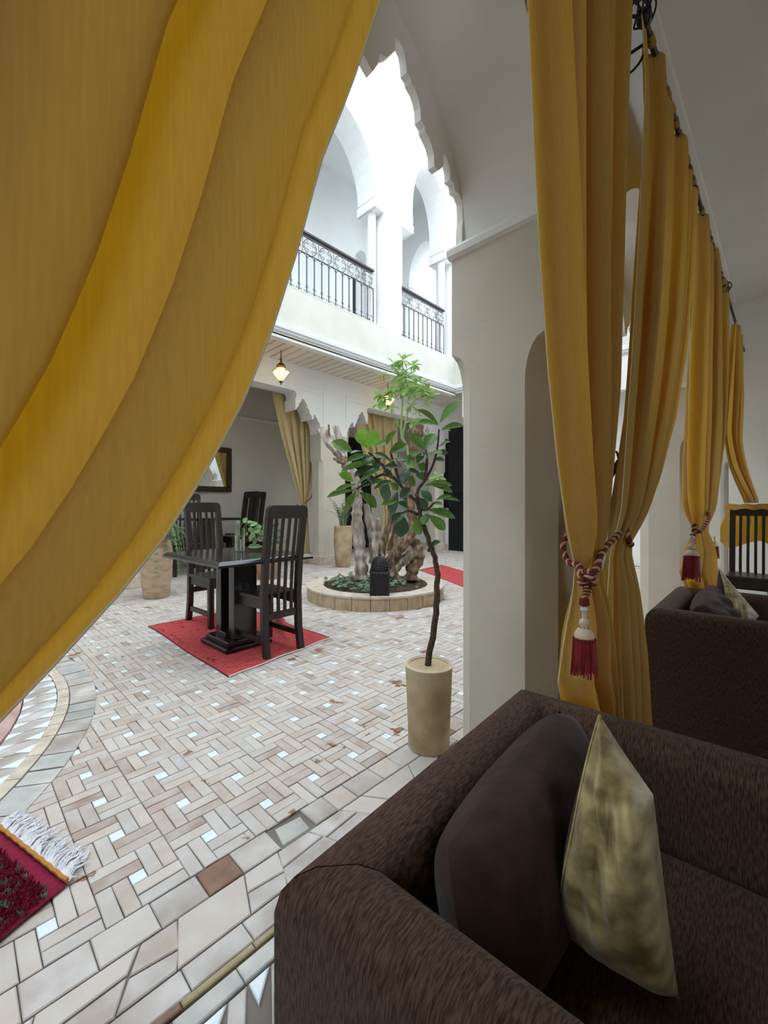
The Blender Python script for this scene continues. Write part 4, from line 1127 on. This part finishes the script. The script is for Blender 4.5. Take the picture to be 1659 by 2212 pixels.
def trunk_obj(name, pts, r, mat, dd=0., seed=1, rag=False, n=12):
    P = smoothline([op(x, y, dd + random.uniform(-.02, .02)) for x, y in pts], 7); k = len(P); rr = random.Random(seed)
    m = MB(); sc = DPL / F / 3.814
    rad = [(r[0] + (r[1] - r[0]) * i / (k - 1)) * sc * (1 + .10 * sin(i * 1.3 + seed) + rr.uniform(-.05, .05)) for i in range(k)]
    m.tube(P, rad, n)
    nv = len(m.v)
    for i in range(k):
        for j in range(n):
            q = Vector(m.v[i * n + j]); d = q - P[i]; f = 1 + .17 * sin(3 * (2 * pi * j / n) + seed + .25 * i) + .10 * sin(5 * (2 * pi * j / n) + .6 * i + 2 * seed) + rr.uniform(-.05, .05)
            q = P[i] + d * f
            if rag and i == k - 1: q += (P[-1] - P[-2]).normalized() * rr.uniform(-.02, .035)
            m.v[i * n + j] = tuple(q)
    return m.build(name, mat, old, True, angle=60)


trunk_obj('trunk', [(465, 1870), (455, 1750), (440, 1600), (430, 1400), (428, 1280), (420, 1160)], (50, 40), 'bark_grey', -.12, 1, True)
trunk_obj('trunk', [(560, 1740), (545, 1560), (520, 1400), (505, 1250)], (32, 24), 'bark_grey', .05, 2)
trunk_obj('trunk', [(600, 1760), (590, 1620), (585, 1500), (590, 1385)], (48, 40), 'bark_grey', -.02, 3, True)
trunk_obj('trunk', [(670, 1760), (740, 1660), (810, 1585), (870, 1500), (885, 1400), (865, 1290), (855, 1150), (850, 1000)], (46, 34), 'bark_brown', .05, 4)
trunk_obj('trunk', [(620, 1720), (650, 1560), (690, 1430), (710, 1330), (740, 1200)], (26, 20), 'bark_brown', .12, 5)
trunk_obj('trunk', [(690, 1640), (730, 1500), (745, 1390)], (24, 22), 'bark_brown', .2, 15)
trunk_obj('trunk', [(870, 1880), (890, 1780), (935, 1700), (920, 1620), (900, 1565), (850, 1560)], (55, 30), 'bark_brown', .15, 6)
trunk_obj('root', [(690, 1830), (760, 1760), (850, 1680), (900, 1640)], (48, 36), 'bark_grey', .1, 7)
trunk_obj('root', [(790, 1900), (730, 1790), (720, 1680), (750, 1500)], (17, 13), 'bark_brown', -.1, 8)
trunk_obj('branch', [(420, 1180), (400, 1030), (340, 930), (285, 850), (200, 755), (128, 650)], (40, 34), 'bark_grey', -.1, 9, True)
trunk_obj('branch', [(300, 860), (285, 740), (255, 625)], (26, 24), 'bark_grey', -.08, 10, True)
trunk_obj('branch', [(330, 920), (270, 900), (232, 880)], (18, 10), 'bark_brown', -.12, 11)
trunk_obj('branch', [(215, 780), (198, 700), (190, 600)], (9, 7), 'bark_brown', -.1, 12)
trunk_obj('branch', [(855, 1020), (870, 880), (895, 750), (935, 660), (945, 595)], (36, 32), 'bark_brown', .08, 13, True)
sap = thing('sapling', 'light green sapling rising above the old trunks in the planter', 'plant', (PX, PY, .15))
for pts, r in (([(850, 1000), (840, 800), (795, 700), (790, 560), (800, 400), (805, 250), (800, 90)], (14, 5)), ([(795, 720), (825, 580), (845, 480), (880, 440)], (12, 5)), ([(800, 330), (700, 320), (630, 370)], (5, 3)), ([(802, 260), (900, 250), (980, 320)], (5, 3)),
               ([(803, 200), (740, 150), (725, 105)], (4, 3)), ([(803, 170), (880, 120)], (4, 3)), ([(802, 220), (700, 190), (640, 195)], (4, 3)), ([(840, 660), (900, 600), (950, 560)], (5, 3)), ([(795, 640), (760, 600), (755, 570)], (3, 2)), ([(845, 500), (900, 400), (1010, 360)], (5, 3))):
    P = smoothline([op(x, y, .02) for x, y in pts], 5); sc = DPL / F / 3.814
    MB().tube(P, [(r[0] + (r[1] - r[0]) * i / (len(P) - 1)) * sc for i in range(len(P))], 6).build('stem', 'stem_green', sap, True)
lm = leaf_mesh('lime_leaf', 'leaf_lime', pos=.55, n=6)
rl = random.Random(4)
for (x, y, n_, L_) in ((800, 70, 6, 75), (890, 110, 6, 60), (730, 100, 4, 55), (630, 190, 4, 50), (770, 185, 5, 65), (835, 200, 6, 70), (900, 262, 6, 75), (955, 270, 4, 65), (770, 275, 3, 60), (720, 322, 5, 75), (625, 355, 5, 80), (645, 395, 4, 60), (790, 345, 3, 60), (875, 345, 6, 60),
                       (980, 325, 5, 65), (1015, 362, 5, 65), (870, 450, 5, 55), (710, 460, 3, 50), (590, 430, 3, 70), (950, 548, 4, 50), (995, 440, 4, 35), (875, 580, 4, 55), (1090, 1030, 4, 60), (830, 300, 5, 70), (760, 230, 4, 60), (930, 500, 3, 40), (1000, 690, 5, 50), (760, 575, 3, 30)):
    c = op(x, y, rl.uniform(-.1, .1))
    n_ += 2
    for k in range(n_):
        a = 2 * pi * k / n_ + rl.uniform(-.4, .4); sc = DPL / F / 3.814 * L_ * rl.uniform(1.05, 1.5)
        tip = c + (RGT * cos(a) + UP * (sin(a) * .75 - .05) - FWD * rl.uniform(-.5, .5)) * sc
        put_leaf(lm, 'leaf', sap, c, tip, sc * .44, -FWD * .6 + UP * .9 + RGT * rl.uniform(-.5, .5))
# ivy on the soil
ivy = thing('ground_ivy', 'pale green ivy creeping over the soil of the round planter', 'plant', (PX, PY, .16))


def ivy_mesh():
    m = MB(); out = []
    for i in range(15):
        a = -pi + 2 * pi * i / 14.; r = .5 * (.62 + .38 * abs(cos(2.5 * a))) * (1 if abs(a) < 2.9 else .55); out.append((.45 + r * cos(a), r * sin(a), -.1 * r * r))
    m.add([(.4, 0, .05)] + out, [(0, i, i + 1) for i in range(1, 15)]); return m.mesh('ivy_leaf', 'leaf_ivy', True)


im = ivy_mesh(); rl = random.Random(8)
for k in range(150):
    for _ in range(40):
        r, a = .63 * sqrt(rl.random()), rl.uniform(0, 2 * pi); x_, y_ = r * cos(a), r * sin(a); u, v, D_ = proj(PX + x_, PY + y_, .17)
        if (u < 800 and rl.random() < .9) or (u > 840 and u < 905 and rl.random() < .35): break
    c = Vector((x_, y_, rl.uniform(.02, .06))); an = rl.uniform(0, 6.28); s_ = rl.uniform(.045, .075)
    put_leaf(im, 'leaf', ivy, c, c + Vector((cos(an), sin(an), rl.uniform(-.2, .4))) * s_, s_, UP + Vector((rl.uniform(-.5, .5) - .35, rl.uniform(-.5, .5) - .35, 0)))
MB().tube(smoothline([(-.4, .1, .03), (-.2, -.1, .04), (0, -.3, .03), (.2, -.35, .03)], 6), .004, 5).build('stem', 'stem_green', ivy)

# ---- black pierced lantern on the planter rim
lb = gp(820, 1283, .158)
ln = thing('lantern', 'black pierced-metal lantern with a domed top standing on the planter rim', 'lantern', (lb[0], lb[1], .158), TH)
s_ = .1
for sx, sy in ((-1, -1), (1, -1), (1, 1), (-1, 1)): MB().box(sx * s_ - .007, sx * s_ + .007, sy * s_ - .007, sy * s_ + .007, 0, .25).build('corner_post', 'black_iron', ln)


def pierced(nx, nz, w_, h, r):                        # sheet with rows of small holes, as a grid of bars
    m = MB()
    for i in range(nx + 1):
        x_ = -w_ / 2 + w_ * i / nx; m.box(x_ - r, x_ + r, -.002, .002, 0, h)
    for j in range(nz + 1):
        z = h * j / nz; m.box(-w_ / 2, w_ / 2, -.002, .002, z - r, z + r)
    for i in range(nx):
        for j in range(nz):
            if (i + j) % 2: m.box(-w_ / 2 + w_ * i / nx, -w_ / 2 + w_ * (i + 1) / nx, -.001, .001, h * j / nz, h * (j + 1) / nz)
    return m.mesh('side_screen', 'black_iron')


pmesh = pierced(12, 14, .19, .225, .0032)
for k in range(4): inst(pmesh, 'side_screen', ln, Matrix.Rotation(k * pi / 2, 4, 'Z') @ Matrix.Translation((0, -s_, .012)))
m = MB(); m.box(-.108, .108, -.108, .108, -.0005, .012); m.build('base', 'black_iron', ln)
m = MB(); m.box(-.112, .112, -.112, .112, .245, .26); m.build('shoulder', 'black_iron', ln, bevel=.004)
for k in range(4):
    for i in range(7): 
        MB().prism([(-.105 + .03 * i, .26), (-.09 + .03 * i, .275), (-.075 + .03 * i, .26)], -.110, -.106, 'y').build('crenel', 'black_iron', ln).rotation_euler = (0, 0, k * pi / 2)
m = MB(); prof = [(.098 * cos(a) ** .8, .26 + .16 * sin(a)) for a in [pi / 2 * i / 10 for i in range(10)]] + [(.006, .42)]
for k in range(20):
    a = 2 * pi * k / 20; m.tube([(r * cos(a), r * sin(a), z) for r, z in prof], .0045, 4)
for r, z in prof[:-1]: m.tube([(r * cos(2 * pi * i / 24), r * sin(2 * pi * i / 24), z) for i in range(25)], .004, 4, False)
m.lathe([(r * .97, z) for r, z in prof], 20); m.build('dome', 'black_iron', ln, True)
m = MB(); m.lathe([(.02, .415), (.012, .43), (.018, .445), (.008, .46), (.006, .50), (.012, .505), (.003, .515)], 10); m.build('finial', 'black_iron', ln, True)
m = MB(); m.tube([(.024 * sin(a), 0, .535 - .024 * cos(a)) for a in [2 * pi * i / 16 for i in range(14)]], .0035, 5); m.build('ring', 'black_iron', ln, True)

# ---- fern in its pot at the left
fb = gp(338, 1290); FB = Vector((fb[0], fb[1], 0))
fern = thing('potted_fern', 'green fern arching out of a tall ribbed terracotta pot behind the curtain edge', 'plant', FB)
pot(fern, [(.135, 0), (.15, .02), (.165, .20), (.185, .45), (.182, .58), (.165, .66), (.160, .70)], 'terracotta', 'clay_rim', 'soil', .14, .67)


def frond(parent, pts, L_, mat_mesh, n=13):
    P = smoothline(pts, 6); k = len(P); MB().tube(P, [.005 - .0035 * i / k for i in range(k)], 5).build('frond_stalk', 'stem_green', parent)
    m = MB(); m_v = mat_mesh
    for i in range(2, k):
        T = (P[i] - P[i - 1]).normalized(); S = T.cross(UP); S = S.normalized() if S.length > 1e-3 else Vector((1, 0, 0))
        w_ = L_ * sin(pi * min(1, .12 + .86 * i / k)) ** .8
        for sg in (-1, 1):
            tip = P[i] + (S * sg + T * .45 - UP * .25).normalized() * w_; d = T * .011
            m.add([P[i] - d, P[i] + d, tip + d * .3, tip - d * .3], [(0, 1, 2, 3)])
    m.v += []
    fo = m.build('frond', mat_mesh, parent); fo['kind'] = 'stuff'


rl = random.Random(6)
for k in range(20):
    a = 2 * pi * k / 20 + rl.uniform(-.2, .2); R = rl.uniform(.22, .42); hgt = rl.uniform(.08, .30); dr = Vector((cos(a), sin(a), 0)); drop = rl.uniform(.05, .40)
    frond(fern, [Vector((0, 0, .67)) + dr * .03, dr * R * .45 + UP * (.70 + hgt), dr * R * .85 + UP * (.72 + hgt * .6), dr * R * 1.08 + UP * (.70 - drop)], .055, 'leaf_fern')
for (x1, y1, x2, y2) in ((395, 1150, 410, 1195), (380, 1142, 416, 1165), (372, 1165, 398, 1215), (360, 1160, 352, 1215), (350, 1170, 345, 1240), (385, 1140, 415, 1145)):
    D0 = FB.x * CT + FB.y * ST - .1
    frond(fern, [Vector((0, 0, .68)), (at_d(350, 1160, D0) - FB), at_d(x1, y1, D0) - FB, at_d(x2, y2, D0) - FB], .05, 'leaf_fern')

# ---- tall pot with a spiky fern by the far pillar
qb = gp(741, 1224); QB = Vector((qb[0], qb[1], 0))
sw = thing('potted_sword_fern', 'dusty upright fern in a tall tan jar against the far pillar', 'plant', QB)
pot(sw, [(.13, 0), (.14, .02), (.155, .20), (.17, .40), (.175, .60), (.165, .70), (.172, .76)], 'clay_tan', 'clay_rim', 'soil', .15, .73)
rl = random.Random(16)
for k in range(26):
    a = rl.uniform(0, 2 * pi); tl = rl.uniform(.05, .5); L_ = rl.uniform(.35, .75); dr = Vector((cos(a), sin(a), 0)); b = Vector((.05 * cos(a), .05 * sin(a), .73))
    frond(sw, [b, b + (dr * tl * .4 + UP) * L_ * .5, b + (dr * tl * .9 + UP * .85) * L_], .045, 'leaf_dusty')
frond(sw, [Vector((0, 0, .75)), -RGT * .15 + UP * 1.0, -RGT * .32 + UP * 1.06], .03, 'leaf_dusty')

# ---- brown pot behind the table
bb = gp(578, 1250); BB = Vector((bb[0], bb[1], 0))
bp_ = thing('potted_shrub', 'small grey-green shrub in a round brown pot behind the table', 'plant', BB)
pot(bp_, [(.13, 0), (.145, .02), (.20, .22), (.225, .38), (.215, .46)], 'clay_brown', 'clay_rim', 'soil', .19, .43)
dm = leaf_mesh('dusty_leaf', 'leaf_dusty', pos=.5, n=5); rl = random.Random(26)
for k in range(12):
    a = rl.uniform(0, 6.28); tip = Vector((.26 * cos(a) * rl.random(), .26 * sin(a) * rl.random(), .43 + rl.uniform(.12, .38)))
    MB().tube([Vector((0, 0, .43)), tip * .6 + Vector((0, 0, .2)), tip], [.006, .005, .003], 5).build('stem', 'stem_green', bp_)
    for j in range(9):
        c = tip + Vector((rl.gauss(0, .05), rl.gauss(0, .05), rl.gauss(0, .05))); d = Vector((rl.gauss(0, 1), rl.gauss(0, 1), rl.gauss(.2, .8))).normalized()
        put_leaf(dm, 'leaf', bp_, c, c + d * .075, .045, UP + RGT * rl.uniform(-1, 1) - FWD)
# leaf of another plant seen past the curtain gap
# ---- glass vase with pothos
vb = gp(518, 1189, .75); VB = Vector((vb[0], vb[1], .7505))
vs_ = thing('glass_vase', 'clear glass vase of water with a trailing pothos cutting on the table', 'vase', VB)
m = MB(); prof = [(.001, 0), (.040, 0), (.043, .004), (.043, .19), (.043, .194), (.040, .194), (.039, .01), (.001, .008)]
m.lathe(prof, 28); m.build('glass', 'glass', vs_, True)
m = MB(); m.lathe([(.001, .012), (.0375, .012), (.0375, .13), (.001, .13)], 24); wtr = m.build('water', 'glass', vs_, True)
pm2 = leaf_mesh('pothos_leaf', 'leaf_pothos', pos=.4, n=7, fold=.12); DV = VB.x * CT + VB.y * ST
vp = lambda x, y, dd=0.: at_d(280 + x / 3.77, 820 + y / 3.77, DV + dd) - VB
for br in ([(880, 1380), (890, 1300), (900, 1200), (945, 1165), (1000, 1230), (1030, 1310)], [(910, 1380), (915, 1300), (925, 1210), (990, 1170), (1060, 1210)], [(900, 1385), (870, 1290), (875, 1165)]):
    P = smoothline([vp(x, y) for x, y in br], 6); MB().tube(P, .0028, 5).build('stem', 'stem_green', vs_, True)
for i, (b, t_, wd) in enumerate([((900, 1165), (860, 1160), 34), ((925, 1165), (958, 1125), 50), ((960, 1170), (1005, 1150), 45), ((980, 1185), (1040, 1165), 50), ((1010, 1230), (1070, 1215), 60), ((1000, 1240), (1010, 1290), 45), ((1000, 1260), (975, 1320), 40), ((1010, 1290), (1030, 1335), 45), ((1035, 1290), (1085, 1310), 45), ((1030, 1200), (1075, 1190), 45),
                                 ((985, 1200), (990, 1250), 50), ((1050, 1240), (1090, 1260), 45), ((1030, 1320), (1000, 1335), 35), ((965, 1360), (1085, 1355), 40)]):
    B, T = vp(*b, -.02), vp(*t_, rl.uniform(-.05, .02))
    put_leaf(pm2, 'leaf', vs_, B, T, wd / 3.77 / F * DV, -FWD + UP * rl.uniform(.2, 1) + RGT * rl.uniform(-.4, .4))

# ================================================================== MIRROR, FAR CURTAINS
mx0, mz0 = at_y(414, 1061, 8.56); mx1, mz1 = at_y(499, 969, 8.56); mx0 = mx1 - 1.25
mi = thing('wall_mirror', 'rectangular mirror in a dark carved frame on the far gallery wall', 'mirror', ((mx0 + mx1) / 2, 8.555, mz0)); cxm = (mx0 + mx1) / 2; hwm = (mx1 - mx0) / 2; hm = mz1 - mz0; fw = .11
for a, b, c, d in ((-hwm, hwm, 0, fw), (-hwm, hwm, hm - fw, hm)): MB().box(a, b, -.05, .0, c, d).build('frame_rail', 'mirror_frame', mi, bevel=.02)
for a in (-hwm, hwm - fw): MB().box(a, a + fw, -.05, 0, fw, hm - fw).build('frame_stile', 'mirror_frame', mi, bevel=.02)
MB().box(-hwm + fw, hwm - fw, -.015, -.005, fw, hm - fw).build('glass', 'mirror', mi)

YQ = 7.02
fcL = [at_y(u, v, YQ) for u, v in ((588, 845), (606, 930), (630, 1020), (648, 1085), (651, 1110), (650, 1200))]; fcR = [at_y(u, v, YQ) for u, v in ((700, 845), (690, 930), (675, 1030), (663, 1085), (664, 1110), (668, 1200))]
curtain('curtain', 'cream-yellow curtain tied to the far pillar, gathered in the gallery opening', [(fcL[0][0], 3.32)] + fcL + [(fcL[-1][0], .01)], [(fcR[0][0], 3.32)] + fcR + [(fcR[-1][0], .01)], YQ, 3.3, .01, 5, .05, 1.1, mat='curtain_far', tie=1.2)
t = thing('tieback_cord', 'dark red cord round the cream curtain in the far gallery', 'tieback', (5.0, YQ, 1.2))
q0 = at_y(650, 1092, YQ - .1); q1 = at_y(668, 1070, YQ - .02)
rope(t, [Vector((q1[0] + .05 - 5.0, -.06, q1[1] + .05 - 1.2)), Vector((q1[0] - .03 - 5, -.10, q1[1] - .06 - 1.2)), Vector((q0[0] - 5.0, -.12, q0[1] - 1.2)), Vector((q0[0] - 5.03, 0, q0[1] - 1.18))], .012, 14)
tassel(t, Vector((at_y(655, 1098, YQ - .1)[0] - 5.0, -.12, q0[1] - 1.24)), 1.3)
def mir(L): return L
f2L = [at_y(u, v, YQ) for u, v in ((762, 890), (785, 980), (808, 1050), (826, 1085), (828, 1110), (824, 1200))]; f2R = [at_y(u, v, YQ) for u, v in ((860, 890), (858, 980), (848, 1050), (842, 1085), (843, 1110), (846, 1200))]
curtain('curtain', 'tan curtain drawn back in the far opening behind the old tree', [(f2L[0][0], 3.32)] + f2L + [(f2L[-1][0], .01)], [(f2R[0][0], 3.32)] + f2R + [(f2R[-1][0], .01)], YQ, 3.3, .01, 5, .05, 2.7, mat='curtain_far', tie=1.2)
f3L = [(5.74, 3.32), (5.74, 1.5), (5.73, 1.2), (5.74, .01)]; f3R = [(6.25, 3.32), (6.1, 2.4), (5.92, 1.5), (5.85, 1.2), (5.95, .01)]
curtain('curtain', 'narrow tan curtain close to the far pillar behind the jar', f3L, f3R, YQ, 3.3, .01, 3, .05, .4, mat='curtain_far', tie=1.2)


# ================================================================== HANGING LANTERNS
def hanging(label, x, y, ztop, zbot):
    t = thing('hanging_lantern', label, 'lantern', (x, y, ztop), 0, 'glass star lanterns under the balcony')
    k = (ztop - zbot) / .62
    m = MB()
    for i in range(5):
        z = -.02 - .03 * i; m.tube([(.012 * cos(a) * (i % 2), .012 * cos(a) * (1 - i % 2), z * k + .018 * sin(a)) for a in [2 * pi * j / 10 for j in range(11)]], .004, 5, False)
    m.build('chain', 'brass', t, True)
    m = MB(); m.lathe([(r, z * k) for r, z in [(.001, -.15), (.016, -.16), (.02, -.17), (.012, -.19), (.02, -.215), (.05, -.25), (.075, -.275), (.08, -.30), (.065, -.31), (.065, -.325), (.001, -.326)]], 16); m.build('cap', 'brass', t, True)
    m = MB(); m.lathe([(r, z * k) for r, z in [(.068, -.325), (.064, -.36)]], 12); m.build('neck_glass', 'lamp_glass_pale', t, True)
    # star of eight folded panes
    n = 8
    for i in range(n):
        a0, a1, am = 2 * pi * i / n, 2 * pi * (i + 1) / n, 2 * pi * (i + .5) / n
        O0 = (.150 * cos(a0), .150 * sin(a0), -.385 * k); O1 = (.150 * cos(a1), .150 * sin(a1), -.385 * k); I = (.098 * cos(am), .098 * sin(am), -.385 * k); B0 = (.028 * cos(a0), .028 * sin(a0), -.555 * k); B1 = (.028 * cos(a1), .028 * sin(a1), -.555 * k); BI = (.022 * cos(am), .022 * sin(am), -.555 * k); T = (.062 * cos(am), .062 * sin(am), -.355 * k)
        m = MB(); m.add([O0, I, BI, B0], [(0, 1, 2, 3)]); m.add([O1, I, BI, B1], [(0, 1, 2, 3)]); m.add([O0, I, T], [(0, 1, 2)]); m.add([O1, I, T], [(0, 1, 2)]); m.build('pane', 'lamp_glass', t)
        m = MB(); m.tube([O0, B0], .004, 5); m.tube([O0, I], .003, 4); m.tube([O1, I], .003, 4); m.tube([O0, T], .003, 4); m.tube([I, BI], .002, 4); m.build('came', 'brass', t)
    m = MB(); m.lathe([(r, z * k) for r, z in [(.034, -.55), (.03, -.565), (.012, -.59), (.008, -.605), (.001, -.62)]], 12); m.build('tip', 'brass', t, True)
    m = MB(); m.lathe([(.001, -.40 * k), (.02, -.42 * k), (.028, -.45 * k), (.015, -.49 * k), (.001, -.50 * k)], 12); m.build('bulb', 'bulb', t, True)
    return t


x, z = at_y(607, 832, 6.1); hanging('brass and glass star lantern hanging beside the cream-curtained opening', x, 6.1, ZSOF, z)
x, z = at_y(838, 883, 6.1); hanging('brass and glass star lantern hanging behind the light green sapling', x, 6.1, ZSOF, z)


# ================================================================== BALCONY RAILINGS
def railing(label, x0, x1, y, z0, z1):
    t = thing('balcony_railing', label, 'railing', (x0, y, z0)); W = x1 - x0; h = z1 - z0
    MB().box(0, W, -.035, .035, h - .05, h).build('handrail', 'dark_wood', t, bevel=.012)
    for zz in (.03, h - .36, h - .09): MB().box(0, W, -.007, .007, zz, zz + .012).build('rail', 'blue_iron', t)
    n = max(4, round(W / .155)); p = W / n
    bm_ = MB(); bm_.box(-.007, .007, -.007, .007, .035, h - .36); bme = bm_.mesh('baluster', 'blue_iron')
    def spiral(c, r, a0, turns, sg):
        return [(c[0] + r * (1 - .75 * i / 22) * cos(a0 + sg * 2 * pi * turns * i / 22), 0, c[1] + r * (1 - .75 * i / 22) * sin(a0 + sg * 2 * pi * turns * i / 22)) for i in range(23)]
    sm_ = MB()
    for sg in (-1, 1):
        sm_.tube(spiral((sg * .035, .065), .030, pi / 2 if sg > 0 else pi / 2, 1.3, -sg), .004, 4)
    sm_.tube([(-.02, 0, .14), (0, 0, .15), (.02, 0, .14)], .004, 4)
    for sg in (-1, 1): sm_.tube([(sg * (.022 + .012 * cos(a)), 0, .15 + .012 * sin(a)) for a in [2 * pi * i / 8 for i in range(9)]], .0035, 4, False)
    sme = sm_.mesh('foot_scroll', 'blue_iron')
    am_ = MB(); am_.tube([(-p / 2 + p / 2 * (1 - cos(a)), 0, h - .36 - .10 + .095 * sin(a)) for a in [pi * i / 12 for i in range(13)]], .005, 4); ame = am_.mesh('arch', 'blue_iron')
    for i in range(n + 1):
        inst(bme, 'baluster', t, Matrix.Translation((i * p, 0, 0))); inst(sme, 'foot_scroll', t, Matrix.Translation((min(max(i * p, .06), W - .06), 0, 0)))
        if i < n: inst(ame, 'arch', t, Matrix.Translation((i * p + p / 2, 0, 0)))
    P2 = 2 * p; c = h - .222; um = MB(); um.tube([(-P2 / 2, 0, -.13), (-P2 / 2, 0, .13)], .006, 4)
    for sx in (-1, 1):
        for sz in (-1, 1):
            um.tube(spiral((sx * .070, sz * .075), .046, (0 if sx < 0 else pi) , 1.4, sx * sz), .0045, 4)
            um.tube(spiral((sx * .115, sz * .03), .026, sz * pi / 2, 1.1, -sx * sz), .004, 4)
    um.tube([(.13 * cos(a), 0, .128 * sin(a)) for a in [2 * pi * i / 24 for i in range(25)]], .004, 4, False)
    ume = um.mesh('scroll_panel', 'blue_iron'); k = max(1, n // 2)
    for i in range(k): inst(ume, 'scroll_panel', t, Matrix.Translation((W * (i + .5) / k, 0, c)))
    return t


railing('wrought iron scroll railing of the wider balcony bay above the hanging lantern', 3.04, 5.66, YF + .08, 4.615, 5.66)
railing('wrought iron scroll railing of the narrow balcony bay beside the pillar', 6.40, 7.94, YF + .08, 4.60, 5.66)
